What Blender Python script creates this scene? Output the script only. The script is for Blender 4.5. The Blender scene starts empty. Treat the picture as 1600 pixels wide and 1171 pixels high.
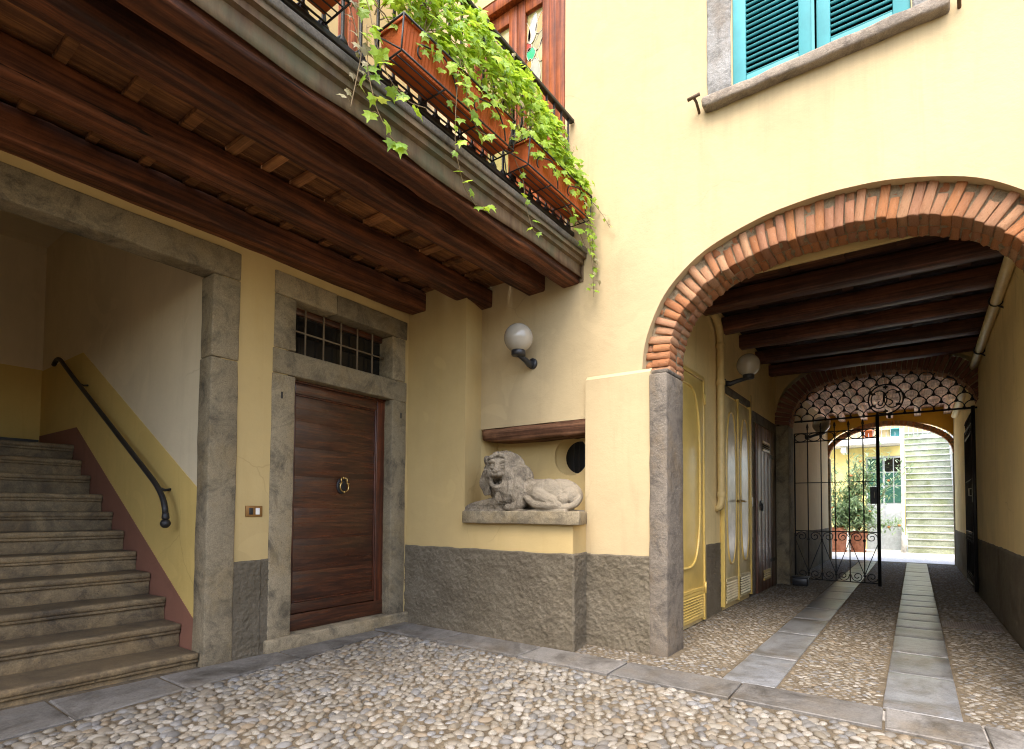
import bpy, bmesh, math, random
from mathutils import Vector, Matrix, noise

S = bpy.context.scene
COL = S.collection
R = math.radians
PI = math.pi

# ------------------------------------------------------------------ camera
cam_data = bpy.data.cameras.new("camera")
cam = bpy.data.objects.new("camera", cam_data)
COL.objects.link(cam)
yaw, pitch, roll = 0.607403, 0.033991, 0.005734
_f = Vector((-math.sin(yaw)*math.cos(pitch), math.cos(yaw)*math.cos(pitch), math.sin(pitch)))
_r = Vector((math.cos(yaw), math.sin(yaw), 0))
_u = _r.cross(_f)
_r2 = _r*math.cos(roll) + _u*math.sin(roll)
_u2 = -_r*math.sin(roll) + _u*math.cos(roll)
CAM = Vector((0, 0, 1.15))
cam.matrix_world = Matrix(((_r2.x, _u2.x, -_f.x, CAM.x), (_r2.y, _u2.y, -_f.y, CAM.y), (_r2.z, _u2.z, -_f.z, CAM.z), (0, 0, 0, 1)))
cam_data.sensor_width = 36
cam_data.lens = 847.634/1600*36
cam_data.shift_x = -40.655/1600
cam_data.shift_y = 185.6/1600
cam_data.clip_start = 0.05
cam_data.clip_end = 300
S.camera = cam

# ------------------------------------------------------------------ world, sun, exposure
W = bpy.data.worlds.new("World")
S.world = W
W.use_nodes = True
wn = W.node_tree
wn.nodes.clear()
sky = wn.nodes.new("ShaderNodeTexSky")
sky.sky_type = 'NISHITA'
sky.sun_disc = False
SUN_EL, SUN_AZ = R(58), R(165)          # azimuth measured from +Y towards +X
sky.sun_elevation = SUN_EL
sky.sun_rotation = SUN_AZ
sky.air_density = 1.0
sky.dust_density = 3.5
sky.ozone_density = 1.0
bg = wn.nodes.new("ShaderNodeBackground")
bg.inputs[1].default_value = 0.15
wo = wn.nodes.new("ShaderNodeOutputWorld")
wn.links.new(sky.outputs[0], bg.inputs[0])
wn.links.new(bg.outputs[0], wo.inputs[0])
sl = bpy.data.lights.new("sun", 'SUN')
sl.energy = 0.55
sl.angle = R(40)
sl.color = (1.0, 0.97, 0.91)
sun = bpy.data.objects.new("sun", sl)
COL.objects.link(sun)
sd = Vector((math.sin(SUN_AZ)*math.cos(SUN_EL), math.cos(SUN_AZ)*math.cos(SUN_EL), math.sin(SUN_EL)))
sun.rotation_euler = sd.to_track_quat('Z', 'Y').to_euler()
sun.location = (1, -2, 9)
S.view_settings.view_transform = 'Standard'
S.view_settings.look = 'None'
S.view_settings.exposure = 2.28
S.view_settings.gamma = 1
S.view_settings.use_curve_mapping = False
S.cycles.max_bounces = 14
S.cycles.diffuse_bounces = 10
S.cycles.glossy_bounces = 4
S.cycles.transmission_bounces = 6
S.cycles.use_denoising = True
S.cycles.filter_width = 1.1
S.cycles.caustics_reflective = False
S.cycles.caustics_refractive = False

rnd = random.Random(7)

# ------------------------------------------------------------------ materials
class Mat:
    def __init__(s, name, rough=0.7, spec=0.5, metal=0.0):
        s.m = bpy.data.materials.new(name)
        s.m.use_nodes = True
        s.t = s.m.node_tree
        s.p = s.t.nodes["Principled BSDF"]
        s.p.inputs['Roughness'].default_value = rough
        s.p.inputs['Specular IOR Level'].default_value = spec
        s.p.inputs['Metallic'].default_value = metal
        s.co = None
    def n(s, typ, **kw):
        q = s.t.nodes.new(typ)
        for k, v in kw.items():
            setattr(q, k, v)
        return q
    def l(s, a, b):
        s.t.links.new(a, b)
    def coord(s):
        if not s.co:
            s.co = s.n("ShaderNodeTexCoord")
        return s.co.outputs['Object']
    def mapped(s, scale):
        mp = s.n("ShaderNodeMapping")
        mp.inputs['Scale'].default_value = scale
        s.l(s.coord(), mp.inputs['Vector'])
        return mp.outputs[0]
    def noise(s, scale=5, detail=5, rough=0.6, vec=None, dist=0.0):
        q = s.n("ShaderNodeTexNoise")
        q.inputs['Scale'].default_value = scale
        q.inputs['Detail'].default_value = detail
        q.inputs['Roughness'].default_value = rough
        q.inputs['Distortion'].default_value = dist
        s.l(vec if vec is not None else s.coord(), q.inputs['Vector'])
        return q.outputs['Fac']
    def ramp(s, fac, stops, interp='LINEAR'):
        q = s.n("ShaderNodeValToRGB")
        q.color_ramp.interpolation = interp
        e = q.color_ramp.elements
        while len(e) < len(stops):
            e.new(0.5)
        for i, (p, c) in enumerate(stops):
            e[i].position = p
            e[i].color = (c[0], c[1], c[2], 1) if not isinstance(c, (int, float)) else (c, c, c, 1)
        s.l(fac, q.inputs[0])
        return q.outputs[0]
    def mix(s, a, b, fac, mode='MIX'):
        q = s.n("ShaderNodeMix", data_type='RGBA', blend_type=mode)
        for sock, v in ((q.inputs[0], fac), (q.inputs[6], a), (q.inputs[7], b)):
            if isinstance(v, (int, float)):
                sock.default_value = v
            elif isinstance(v, tuple):
                sock.default_value = (v[0], v[1], v[2], 1)
            else:
                s.l(v, sock)
        return q.outputs[2]
    def color(s, c):
        if isinstance(c, tuple):
            s.p.inputs['Base Color'].default_value = (c[0], c[1], c[2], 1)
        else:
            s.l(c, s.p.inputs['Base Color'])
        return s
    def bump(s, fac, strength=0.3, dist=0.01, prev=None):
        q = s.n("ShaderNodeBump")
        q.inputs['Strength'].default_value = strength
        q.inputs['Distance'].default_value = dist
        s.l(fac, q.inputs['Height'])
        if prev is not None:
            s.l(prev, q.inputs['Normal'])
        s.l(q.outputs[0], s.p.inputs['Normal'])
        return q.outputs[0]
    def roughness(s, fac):
        s.l(fac, s.p.inputs['Roughness'])
    def rand(s):
        q = s.n("ShaderNodeObjectInfo")
        return q.outputs['Random']
    def island(s):
        q = s.n("ShaderNodeNewGeometry")
        a = s.n("ShaderNodeMath", operation='ADD')
        s.l(q.outputs['Random Per Island'], a.inputs[0])
        s.l(s.rand(), a.inputs[1])
        b = s.n("ShaderNodeMath", operation='FRACT')
        s.l(a.outputs[0], b.inputs[0])
        return b.outputs[0]

def sc(c, k):
    return (c[0]*k, c[1]*k, c[2]*k)

def plaster(name, base, dirt=(0.35, 0.27, 0.12), amt=0.25, rough=0.85, bump=0.12, stain=False):
    m = Mat(name, rough, 0.25)
    big = m.noise(0.9, 6, 0.62)
    f1 = m.ramp(big, [(0.35, 0.0), (0.75, 1.0)])
    c = m.mix(sc(base, 1.05), sc(base, 0.84), f1)
    streak = m.noise(1.0, 6, 0.7, m.mapped((7, 7, 0.7)), 0.6)
    f2 = m.ramp(streak, [(0.52, 0.0), (0.82, amt)])
    c = m.mix(c, dirt, f2)
    spots = m.noise(30, 3, 0.6)
    f3 = m.ramp(spots, [(0.66, 0.0), (0.76, amt*0.6)])
    c = m.mix(c, sc(dirt, 0.9), f3)
    vo = m.n("ShaderNodeTexVoronoi", feature='DISTANCE_TO_EDGE')
    vo.inputs['Scale'].default_value = 0.9
    dn = m.n("ShaderNodeMix", data_type='RGBA', blend_type='ADD')
    dn.inputs[0].default_value = 0.22
    nn = m.n("ShaderNodeTexNoise"); nn.inputs['Scale'].default_value = 3.0; nn.inputs['Detail'].default_value = 6
    m.l(m.coord(), nn.inputs['Vector'])
    m.l(m.coord(), dn.inputs[6]); m.l(nn.outputs['Color'], dn.inputs[7])
    m.l(dn.outputs[2], vo.inputs['Vector'])
    cr = m.ramp(vo.outputs['Distance'], [(0.0, 1.0), (0.006, 0.0)])
    gate = m.ramp(m.noise(0.7, 3, 0.5), [(0.56, 0.0), (0.64, 0.30)])
    c = m.mix(c, sc(dirt, 0.6), m.mix((0, 0, 0), cr, gate))
    c = m.mix(c, sc(base, 1.10), m.ramp(m.noise(1.7, 2, 0.5, None, 1.2), [(0.60, 0.0), (0.62, 0.30)]))
    if stain:
        sp = m.n("ShaderNodeSeparateXYZ"); m.l(m.coord(), sp.inputs[0])
        z1 = m.n("ShaderNodeMapRange"); m.l(sp.outputs['Z'], z1.inputs[0])
        z1.inputs[1].default_value = 3.55; z1.inputs[2].default_value = 4.32
        x1 = m.n("ShaderNodeMapRange"); m.l(sp.outputs['X'], x1.inputs[0])
        x1.inputs[1].default_value = 0.45; x1.inputs[2].default_value = 0.15
        x2 = m.n("ShaderNodeMapRange"); m.l(sp.outputs['X'], x2.inputs[0])
        x2.inputs[1].default_value = -1.5; x2.inputs[2].default_value = -1.25
        mu = m.n("ShaderNodeMath", operation='MULTIPLY'); m.l(x1.outputs[0], mu.inputs[0]); m.l(x2.outputs[0], mu.inputs[1])
        mv = m.n("ShaderNodeMath", operation='MULTIPLY'); m.l(mu.outputs[0], mv.inputs[0]); m.l(z1.outputs[0], mv.inputs[1])
        up = m.n("ShaderNodeMath", operation='LESS_THAN'); m.l(sp.outputs['Z'], up.inputs[0]); up.inputs[1].default_value = 4.40
        mw2 = m.n("ShaderNodeMath", operation='MULTIPLY'); m.l(mv.outputs[0], mw2.inputs[0]); m.l(up.outputs[0], mw2.inputs[1])
        stk = m.ramp(m.noise(1.0, 5, 0.7, m.mapped((11, 11, 0.5))), [(0.42, 0.0), (0.72, 1.0)])
        mz = m.n("ShaderNodeMath", operation='MULTIPLY'); m.l(mw2.outputs[0], mz.inputs[0]); m.l(stk, mz.inputs[1])
        my = m.n("ShaderNodeMath", operation='MULTIPLY'); m.l(mz.outputs[0], my.inputs[0]); my.inputs[1].default_value = 0.32
        c = m.mix(c, (0.30, 0.235, 0.135), my.outputs[0])
    m.color(c)
    a = m.bump(m.noise(7, 8, 0.68), bump*1.6, 0.02)
    m.bump(m.noise(90, 3, 0.6), bump*0.8, 0.003, a)
    return m.m

def stone(name, base, dark, warm=None, scale=4, rough=0.75, bump=0.3, spec=0.35, rnd_amt=0.25, dark_lo=0.5):
    m = Mat(name, rough, spec)
    v = m.coord()
    c = m.mix(base, sc(base, 1.25), m.ramp(m.noise(scale*6, 6, 0.7), [(0.35, 0.0), (0.7, 1.0)]))
    c = m.mix(c, dark, m.ramp(m.noise(scale, 10, 0.78, None, 0.6), [(dark_lo-0.04, 0.0), (dark_lo+0.14, 0.95)]))
    if warm:
        c = m.mix(c, warm, m.ramp(m.noise(scale*0.5, 6, 0.7, m.mapped((1.3, 1, 0.8))), [(0.5, 0.0), (0.72, 0.6)]))
    c = m.mix(c, m.ramp(m.noise(scale*30, 5, 0.75), [(0.32, 0.62), (0.5, 1.0), (0.68, 1.32)]), 0.8, 'MULTIPLY')
    rr = m.ramp(m.rand(), [(0.0, 1-rnd_amt), (1.0, 1+rnd_amt)])
    c = m.mix(c, rr, 1.0, 'MULTIPLY')
    c = m.mix(c, sc(dark, 0.5), m.ramp(m.noise(scale*18, 2, 0.5), [(0.68, 0.0), (0.75, 0.6)]))
    m.color(c)
    a = m.bump(m.noise(scale*3, 9, 0.7), bump*1.4, 0.02)
    m.bump(m.noise(scale*35, 4, 0.7), bump, 0.004, a)
    return m.m

def wood(name, light, dark, axis='y', rough=0.6, spec=0.35, bump=0.25, grain=1.0, black=0.35, rnd_amt=0.25, coat=0.0, blotch=0.75):
    m = Mat(name, rough, spec)
    s = {'x': (1.2, 28, 28), 'y': (28, 1.2, 28), 'z': (28, 28, 1.2)}[axis]
    s = tuple(k*grain for k in s)
    g = m.noise(1.0, 8, 0.65, m.mapped(s), 0.5)
    c = m.mix(dark, sc(light, 1.15), m.ramp(g, [(0.40, 0.0), (0.62, 1.0)]))
    c = m.mix(c, m.ramp(m.noise(2.2, 7, 0.75), [(0.36, 0.55), (0.5, 1.0), (0.66, 1.5)]), blotch, 'MULTIPLY')
    g2 = m.noise(1.0, 4, 0.7, m.mapped(tuple(k*4.5 if k > 2 else k*2.0 for k in s)), 0.2)
    c = m.mix(c, m.ramp(g2, [(0.36, 0.6), (0.5, 1.0), (0.64, 1.35)]), 0.7, 'MULTIPLY')
    split = m.noise(1.0, 3, 0.55, m.mapped(tuple(k*1.6 if k > 2 else k*0.7 for k in s)), 1.2)
    c = m.mix(c, sc(dark, 0.12), m.ramp(split, [(0.27, black*2.2), (0.31, 0.0)]))
    s2 = tuple(k*0.25 for k in s)
    c = m.mix(c, sc(dark, 0.35), m.ramp(m.noise(1.0, 7, 0.75, m.mapped(s2), 0.8), [(0.55, 0.0), (0.75, black*2)]))
    c = m.mix(c, sc(dark, 0.15), m.ramp(m.noise(14, 4, 0.6), [(0.68, 0.0), (0.74, black)]))
    rr = m.ramp(m.rand(), [(0.0, 1-rnd_amt), (1.0, 1+rnd_amt)])
    c = m.mix(c, rr, 1.0, 'MULTIPLY')
    m.color(c)
    m.roughness(m.ramp(g, [(0.3, min(1, rough+0.12)), (0.7, max(0.05, rough-0.1))]))
    m.p.inputs['Coat Weight'].default_value = coat
    m.p.inputs['Coat Roughness'].default_value = 0.25
    a = m.bump(g, bump, 0.008)
    m.bump(m.noise(6, 5, 0.6), bump, 0.02, a)
    return m.m

def plain(name, c, rough=0.5, metal=0.0, spec=0.5, var=0.2, bump=0.0, scale=12):
    m = Mat(name, rough, spec, metal)
    m.color(m.mix(sc(c, 1-var), sc(c, 1+var), m.ramp(m.noise(scale, 6, 0.65), [(0.3, 0.0), (0.7, 1.0)])))
    if bump:
        m.bump(m.noise(scale*4, 5, 0.6), bump, 0.006)
    return m.m

M = {}
M['yellow'] = plaster('yellow_plaster', (0.52, 0.385, 0.172), (0.42, 0.29, 0.09), 0.28)
M['cream'] = plaster('cream_plaster', (0.490, 0.382, 0.215), (0.32, 0.24, 0.13), 0.36, 0.85, 0.15, True)
M['hall'] = plaster('hall_plaster', (0.66, 0.56, 0.38), (0.42, 0.33, 0.18), 0.25)
M['ochre'] = plaster('ochre_paint', (0.60, 0.43, 0.14), (0.35, 0.23, 0.06), 0.3)
M['brownpaint'] = plaster('brown_paint', (0.24, 0.11, 0.07), (0.10, 0.05, 0.03), 0.35)
M['passage'] = plaster('passage_plaster', (0.82, 0.65, 0.32), (0.36, 0.27, 0.12), 0.42, 0.9, 0.25)
M['farwall'] = plaster('far_yellow_plaster', (0.72, 0.43, 0.06), (0.5, 0.3, 0.05), 0.15)
# rough cast dado
_m = Mat('roughcast_render', 0.95, 0.15)
_c = _m.mix((0.135, 0.112, 0.076), (0.200, 0.170, 0.122), _m.ramp(_m.noise(2.2, 6, 0.7), [(0.35, 0.0), (0.7, 1.0)]))
_c = _m.mix(_c, (0.095, 0.075, 0.048), _m.ramp(_m.noise(60, 4, 0.7), [(0.5, 0.0), (0.75, 0.7)]))
_c = _m.mix(_c, (0.065, 0.052, 0.035), _m.ramp(_m.noise(1.1, 7, 0.7, _m.mapped((1, 1, 1.6)), 0.5), [(0.50, 0.0), (0.68, 0.6)]))
_m.color(_c)
_a = _m.bump(_m.noise(26, 8, 0.75), 0.8, 0.02)
_m.bump(_m.noise(120, 4, 0.7), 0.6, 0.005, _a)
M['dado'] = _m.m
M['stone'] = stone('grey_sandstone', (0.236, 0.191, 0.119), (0.092, 0.076, 0.051), (0.262, 0.183, 0.074), 4.2, 0.85, 0.45)
M['granite'] = stone('granite_pier', (0.147, 0.123, 0.094), (0.067, 0.057, 0.046), (0.179, 0.125, 0.065), 7, 0.8, 0.5)
M['lightstone'] = stone('pale_window_stone', (0.299, 0.293, 0.275), (0.153, 0.147, 0.134), (0.255, 0.204, 0.147), 7, 0.85, 0.6)
M['sillstone'] = stone('weathered_sill_stone', (0.230, 0.190, 0.144), (0.115, 0.094, 0.075), (0.275, 0.230, 0.184), 6, 0.85, 0.6)
M['step'] = stone('worn_step_stone', (0.212, 0.151, 0.077), (0.075, 0.054, 0.032), (0.258, 0.159, 0.062), 3.0, 0.65, 0.4, 0.4, 0.15, 0.47)
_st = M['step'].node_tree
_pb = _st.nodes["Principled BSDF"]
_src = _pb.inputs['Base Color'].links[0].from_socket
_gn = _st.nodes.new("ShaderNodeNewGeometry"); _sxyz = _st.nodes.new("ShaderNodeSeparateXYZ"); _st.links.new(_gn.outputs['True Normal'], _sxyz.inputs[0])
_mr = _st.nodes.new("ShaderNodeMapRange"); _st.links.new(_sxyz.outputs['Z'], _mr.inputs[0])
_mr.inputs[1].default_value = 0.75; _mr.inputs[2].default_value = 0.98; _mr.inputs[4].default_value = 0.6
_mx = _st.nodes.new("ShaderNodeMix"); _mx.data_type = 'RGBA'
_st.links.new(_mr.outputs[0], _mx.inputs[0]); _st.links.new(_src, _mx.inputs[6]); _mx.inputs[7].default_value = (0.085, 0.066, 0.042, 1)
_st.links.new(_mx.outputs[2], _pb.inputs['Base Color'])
M['kerb'] = stone('slate_kerb', (0.152, 0.143, 0.130), (0.050, 0.044, 0.036), (0.156, 0.116, 0.065), 2.2, 0.5, 0.3, 0.4, 0.2, 0.5)
M['slab'] = stone('worn_paving_stone', (0.156, 0.160, 0.164), (0.073, 0.068, 0.058), (0.131, 0.098, 0.058), 2.4, 0.28, 0.25, 0.5, 0.2, 0.48)
M['statue'] = stone('carved_limestone', (0.257, 0.214, 0.152), (0.095, 0.078, 0.057), (0.304, 0.237, 0.142), 6, 0.9, 0.7, 0.2, 0.0, 0.46)
M['concrete'] = stone('pale_concrete', (0.650, 0.650, 0.637), (0.429, 0.429, 0.416), None, 1.5, 0.85, 0.2)
M['mossstep'] = stone('mossy_step_stone', (0.324, 0.365, 0.292), (0.187, 0.227, 0.139), (0.275, 0.331, 0.097), 2.0, 0.85, 0.3, 0.3, 0.08)
M['mortar'] = stone('sandy_mortar', (0.149, 0.119, 0.080), (0.083, 0.064, 0.042), None, 9, 0.95, 0.8, 0.15, 0.0)
M['joint'] = stone('pale_joint_mortar', (0.42, 0.39, 0.35), (0.28, 0.25, 0.21), None, 9, 0.95, 0.5, 0.15, 0.0)
M['rubble'] = stone('rubble_mortar', (0.390, 0.300, 0.188), (0.179, 0.134, 0.085), (0.439, 0.318, 0.179), 14, 0.95, 1.0, 0.15, 0.0)
_st = M['statue'].node_tree
_pb = _st.nodes["Principled BSDF"]
_src = _pb.inputs['Base Color'].links[0].from_socket
_tc = _st.nodes.new("ShaderNodeTexCoord"); _sx2 = _st.nodes.new("ShaderNodeSeparateXYZ"); _st.links.new(_tc.outputs['Object'], _sx2.inputs[0])
_nn = _st.nodes.new("ShaderNodeTexNoise"); _nn.inputs['Scale'].default_value = 9; _nn.inputs['Detail'].default_value = 6; _st.links.new(_tc.outputs['Object'], _nn.inputs['Vector'])
_ad = _st.nodes.new("ShaderNodeMath"); _ad.operation = 'MULTIPLY_ADD'; _st.links.new(_nn.outputs['Fac'], _ad.inputs[0]); _ad.inputs[1].default_value = 0.45; _st.links.new(_sx2.outputs['X'], _ad.inputs[2])
_mr = _st.nodes.new("ShaderNodeMapRange"); _st.links.new(_ad.outputs[0], _mr.inputs[0])
_mr.inputs[1].default_value = -2.62; _mr.inputs[2].default_value = -2.38; _mr.inputs[4].default_value = 0.7
_mx = _st.nodes.new("ShaderNodeMix"); _mx.data_type = 'RGBA'
_st.links.new(_mr.outputs[0], _mx.inputs[0]); _st.links.new(_src, _mx.inputs[6]); _mx.inputs[7].default_value = (0.29, 0.245, 0.175, 1)
_st.links.new(_mx.outputs[2], _pb.inputs['Base Color'])
# pebbles
_m = Mat('river_pebbles', 0.55, 0.45)
_c = _m.ramp(_m.island(), [(0.0, (0.179, 0.155, 0.120)), (0.16, (0.146, 0.133, 0.111)), (0.30, (0.222, 0.201, 0.162)), (0.44, (0.160, 0.140, 0.106)),
     (0.55, (0.126, 0.120, 0.108)), (0.64, (0.258, 0.236, 0.200)), (0.73, (0.179, 0.140, 0.093)), (0.79, (0.157, 0.155, 0.150)), (0.86, (0.203, 0.176, 0.134)), (0.93, (0.108, 0.104, 0.098))], 'CONSTANT')
_c = _m.mix(_c, (0.16, 0.13, 0.095), _m.ramp(_m.noise(35, 5, 0.7), [(0.5, 0.0), (0.75, 0.55)]))
_c = _m.mix(_c, (0.19, 0.17, 0.135), _m.ramp(_m.noise(120, 3, 0.6), [(0.6, 0.0), (0.8, 0.4)]))
_m.color(_c)
_c = _m.mix(_c, _m.ramp(_m.noise(170, 4, 0.75), [(0.34, 0.5), (0.5, 1.0), (0.66, 1.45)]), 0.75, 'MULTIPLY')
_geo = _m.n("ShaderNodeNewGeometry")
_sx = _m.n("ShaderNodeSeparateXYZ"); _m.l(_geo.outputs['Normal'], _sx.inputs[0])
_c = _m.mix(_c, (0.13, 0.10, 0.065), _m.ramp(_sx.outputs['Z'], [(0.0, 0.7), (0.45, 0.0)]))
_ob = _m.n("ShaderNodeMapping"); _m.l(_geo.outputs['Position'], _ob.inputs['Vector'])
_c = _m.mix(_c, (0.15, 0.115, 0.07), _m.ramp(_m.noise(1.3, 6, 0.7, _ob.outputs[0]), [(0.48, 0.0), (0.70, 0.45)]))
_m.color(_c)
_m.bump(_m.noise(150, 4, 0.7), 0.35, 0.004)
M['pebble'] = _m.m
# bricks
def brick_mat(name, stops, smear):
    m = Mat(name, 0.9, 0.2)
    c = m.ramp(m.rand(), stops)
    c = m.mix(c, sc(stops[1][1], 0.55), m.ramp(m.noise(9, 6, 0.7), [(0.5, 0.0), (0.72, 0.75)]))
    c = m.mix(c, smear, m.ramp(m.noise(5, 7, 0.75, None, 0.5), [(0.56, 0.0), (0.74, 0.65)]))
    m.color(c)
    a = m.bump(m.noise(20, 8, 0.75), 0.7, 0.015)
    m.bump(m.noise(110, 3, 0.7), 0.5, 0.004, a)
    return m.m
M['brick'] = brick_mat('old_orange_brick', [(0.0, (0.362, 0.147, 0.064)), (0.3, (0.490, 0.211, 0.089)), (0.6, (0.388, 0.188, 0.108)), (0.8, (0.516, 0.287, 0.154)), (1.0, (0.427, 0.211, 0.113))], (0.516, 0.408, 0.288))
M['shadebrick'] = brick_mat('shaded_brick', [(0.0, (0.17, 0.07, 0.045)), (0.35, (0.24, 0.10, 0.06)), (0.7, (0.20, 0.085, 0.055)), (1.0, (0.28, 0.13, 0.08))], (0.22, 0.16, 0.11))  # shaded copy of the orange brick, shade put into the colour
# woods
M['beam'] = wood('dark_beam_wood', (0.150, 0.050, 0.019), (0.043, 0.015, 0.008), 'y', 0.6, 0.3, 0.7, 0.6, 0.45, 0.15)
M['beamx'] = wood('dark_passage_beam_wood', (0.138, 0.052, 0.028), (0.056, 0.022, 0.014), 'x', 0.5, 0.35, 0.4, 0.6, 0.3)
M['board'] = wood('ceiling_board_wood', (0.184, 0.078, 0.025), (0.081, 0.033, 0.013), 'y', 0.65, 0.3, 0.3, 0.7, 0.35, 0.4)
M['boardx'] = wood('passage_board_wood', (0.095, 0.04, 0.02), (0.045, 0.02, 0.012), 'x', 0.65, 0.3, 0.3, 0.7, 0.35, 0.4)
M['batten'] = wood('pale_batten_wood', (0.36, 0.165, 0.06), (0.22, 0.09, 0.033), 'x', 0.65, 0.3, 0.2, 0.7, 0.12, 0.3)
M['door'] = wood('varnished_door_wood', (0.075, 0.024, 0.010), (0.030, 0.010, 0.005), 'y', 0.32, 0.5, 0.22, 1.3, 0.35, 0.08, 0.3, 0.35)
M['doorz'] = wood('varnished_stile_wood', (0.090, 0.023, 0.008), (0.040, 0.011, 0.005), 'z', 0.38, 0.45, 0.15, 0.8, 0.2, 0.08, 0.25)
M['orangewood'] = wood('orange_stained_wood', (0.243, 0.066, 0.015), (0.122, 0.029, 0.008), 'z', 0.5, 0.2, 0.12, 0.8, 0.12, 0.08, 0.0)
M['plankdoor'] = wood('old_plank_door_wood', (0.17, 0.075, 0.04), (0.07, 0.032, 0.02), 'z', 0.33, 0.6, 0.4, 0.7, 0.3, 0.2, 0.3)
M['lintelwood'] = wood('old_lintel_wood', (0.17, 0.085, 0.045), (0.07, 0.032, 0.017), 'x', 0.8, 0.12, 0.8, 0.6, 0.45)
M['palewood'] = wood('whitewashed_rafter_wood', (0.74, 0.58, 0.48), (0.56, 0.41, 0.31), 'y', 0.8, 0.2, 0.2, 0.7, 0.08)
# metals and the rest
M['iron'] = plain('black_iron', (0.022, 0.020, 0.019), 0.5, 0.3, 0.5, 0.3, 0.1, 30)
M['brass'] = plain('aged_brass', (0.55, 0.38, 0.14), 0.32, 1.0)
M['bronze'] = plain('bronze_plate', (0.26, 0.13, 0.035), 0.45, 0.4)
M['rust'] = plain('rusty_bar_iron', (0.12, 0.075, 0.045), 0.7, 0.3)
M['bar'] = plain('weathered_bar_iron', (0.20, 0.15, 0.095), 0.8, 0.1, 0.2)
_m = Mat('stained_flashing_metal', 0.8, 0.15, 0.0)
_c = _m.mix((0.155, 0.108, 0.062), (0.075, 0.043, 0.028), _m.ramp(_m.noise(3, 6, 0.7, _m.mapped((3, 3, 0.6))), [(0.4, 0.0), (0.7, 1.0)]))
_c = _m.mix(_c, (0.075, 0.092, 0.055), _m.ramp(_m.noise(1.6, 6, 0.7, _m.mapped((1, 1.2, 1))), [(0.48, 0.0), (0.7, 0.85)]))
_c = _m.mix(_c, (0.10, 0.09, 0.07), _m.ramp(_m.noise(1.0, 5, 0.7, _m.mapped((12, 12, 0.8))), [(0.58, 0.0), (0.8, 0.6)]))
_m.color(_c)
_m.bump(_m.noise(5, 4), 0.1, 0.01)
M['flash'] = _m.m
M['ledge'] = stone('weathered_ledge', (0.102, 0.090, 0.072), (0.050, 0.044, 0.037), (0.288, 0.228, 0.144), 3, 0.8, 0.2, 0.3, 0.05)
M['terracotta'] = plain('terracotta_plastic', (0.428, 0.101, 0.028), 0.65, 0, 0.15, 0.18, 0.05, 5)
M['teal'] = plain('teal_paint', (0.062, 0.300, 0.327), 0.6, 0, 0.4, 0.12, 0.05, 6)
M['glass'] = plain('dark_glass', (0.012, 0.011, 0.010), 0.15, 0, 0.5, 0.3)
M['white'] = plain('white_plastic', (0.78, 0.76, 0.70), 0.4)
M['ivory'] = plain('ivory_paint', (0.72, 0.58, 0.30), 0.45, 0, 0.5, 0.1)
M['cupboard'] = plain('yellow_gloss_paint', (0.62, 0.44, 0.12), 0.28, 0, 0.6, 0.12, 0.03, 5)
M['doublepaint'] = plain('faded_gloss_paint', (0.64, 0.53, 0.29), 0.26, 0, 0.6, 0.2, 0.03, 5)
M['panelpaint'] = plain('worn_gloss_panel', (0.66, 0.62, 0.50), 0.18, 0, 0.7, 0.3, 0.06, 4)
M['pipe'] = plain('painted_pipe', (0.56, 0.42, 0.18), 0.5, 0, 0.4, 0.12)
M['black'] = plain('black_plastic', (0.018, 0.018, 0.02), 0.4)
M['farpaint'] = plaster('far_pale_paint', (0.850, 0.759, 0.330), (0.660, 0.495, 0.231), 0.2)
M['farpot'] = plain('dusty_terracotta', (0.30, 0.135, 0.085), 0.8, 0, 0.2, 0.25)
M['dark'] = plain('dark_void', (0.006, 0.005, 0.005), 0.9)
M['drain'] = plain('drain_grate_iron', (0.16, 0.125, 0.10), 0.6, 0.3, 0.4, 0.3, 0.2, 20)
M['greenpane'] = plain('green_glass_pane', (0.035, 0.115, 0.085), 0.2)
M['paleframe'] = plain('pale_blue_frame', (0.42, 0.46, 0.48), 0.5)
M['gravel'] = stone('far_gravel', (0.730, 0.697, 0.648), (0.486, 0.462, 0.421), None, 12, 0.9, 0.6)
for k, c in dict(amber=(0.50, 0.24, 0.04), olive=(0.30, 0.27, 0.10), emerald=(0.03, 0.42, 0.17), ruby=(0.42, 0.05, 0.03), smoke=(0.34, 0.36, 0.30), honey=(0.45, 0.33, 0.13)).items():
    M[k] = plain(k + '_glass', c, 0.12, 0, 0.6, 0.2)
_m = Mat('lead_came', 0.45, 0.5, 0.4); _m.color((0.42, 0.38, 0.28)); M['lead'] = _m.m
# opal globe
_m = Mat('smoked_globe_glass', 0.12, 0.6)
_m.color(_m.mix((0.40, 0.36, 0.29), (0.55, 0.50, 0.40), _m.ramp(_m.noise(3, 4), [(0.3, 0.0), (0.7, 1.0)])))
_m.p.inputs['Transmission Weight'].default_value = 0.25
M['globe'] = _m.m
def leaf_mat(name, a, b, c3, trans, tint=(0.62, 0.74, 0.05)):
    m = Mat(name, 0.45, 0.4)
    c = m.ramp(m.island(), [(0.0, a), (0.45, b), (0.8, c3), (1.0, sc(a, 0.7))])
    c = m.mix(c, sc(b, 1.4), m.ramp(m.noise(45, 3), [(0.5, 0.0), (0.75, 0.5)]))
    m.color(c)
    tr = m.n("ShaderNodeBsdfTranslucent")
    m.l(m.mix(c, tint, 0.6), tr.inputs[0])
    ms = m.n("ShaderNodeMixShader")
    ms.inputs[0].default_value = trans
    out = m.t.nodes["Material Output"]
    m.l(m.p.outputs[0], ms.inputs[1])
    m.l(tr.outputs[0], ms.inputs[2])
    m.l(ms.outputs[0], out.inputs[0])
    return m.m
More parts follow.
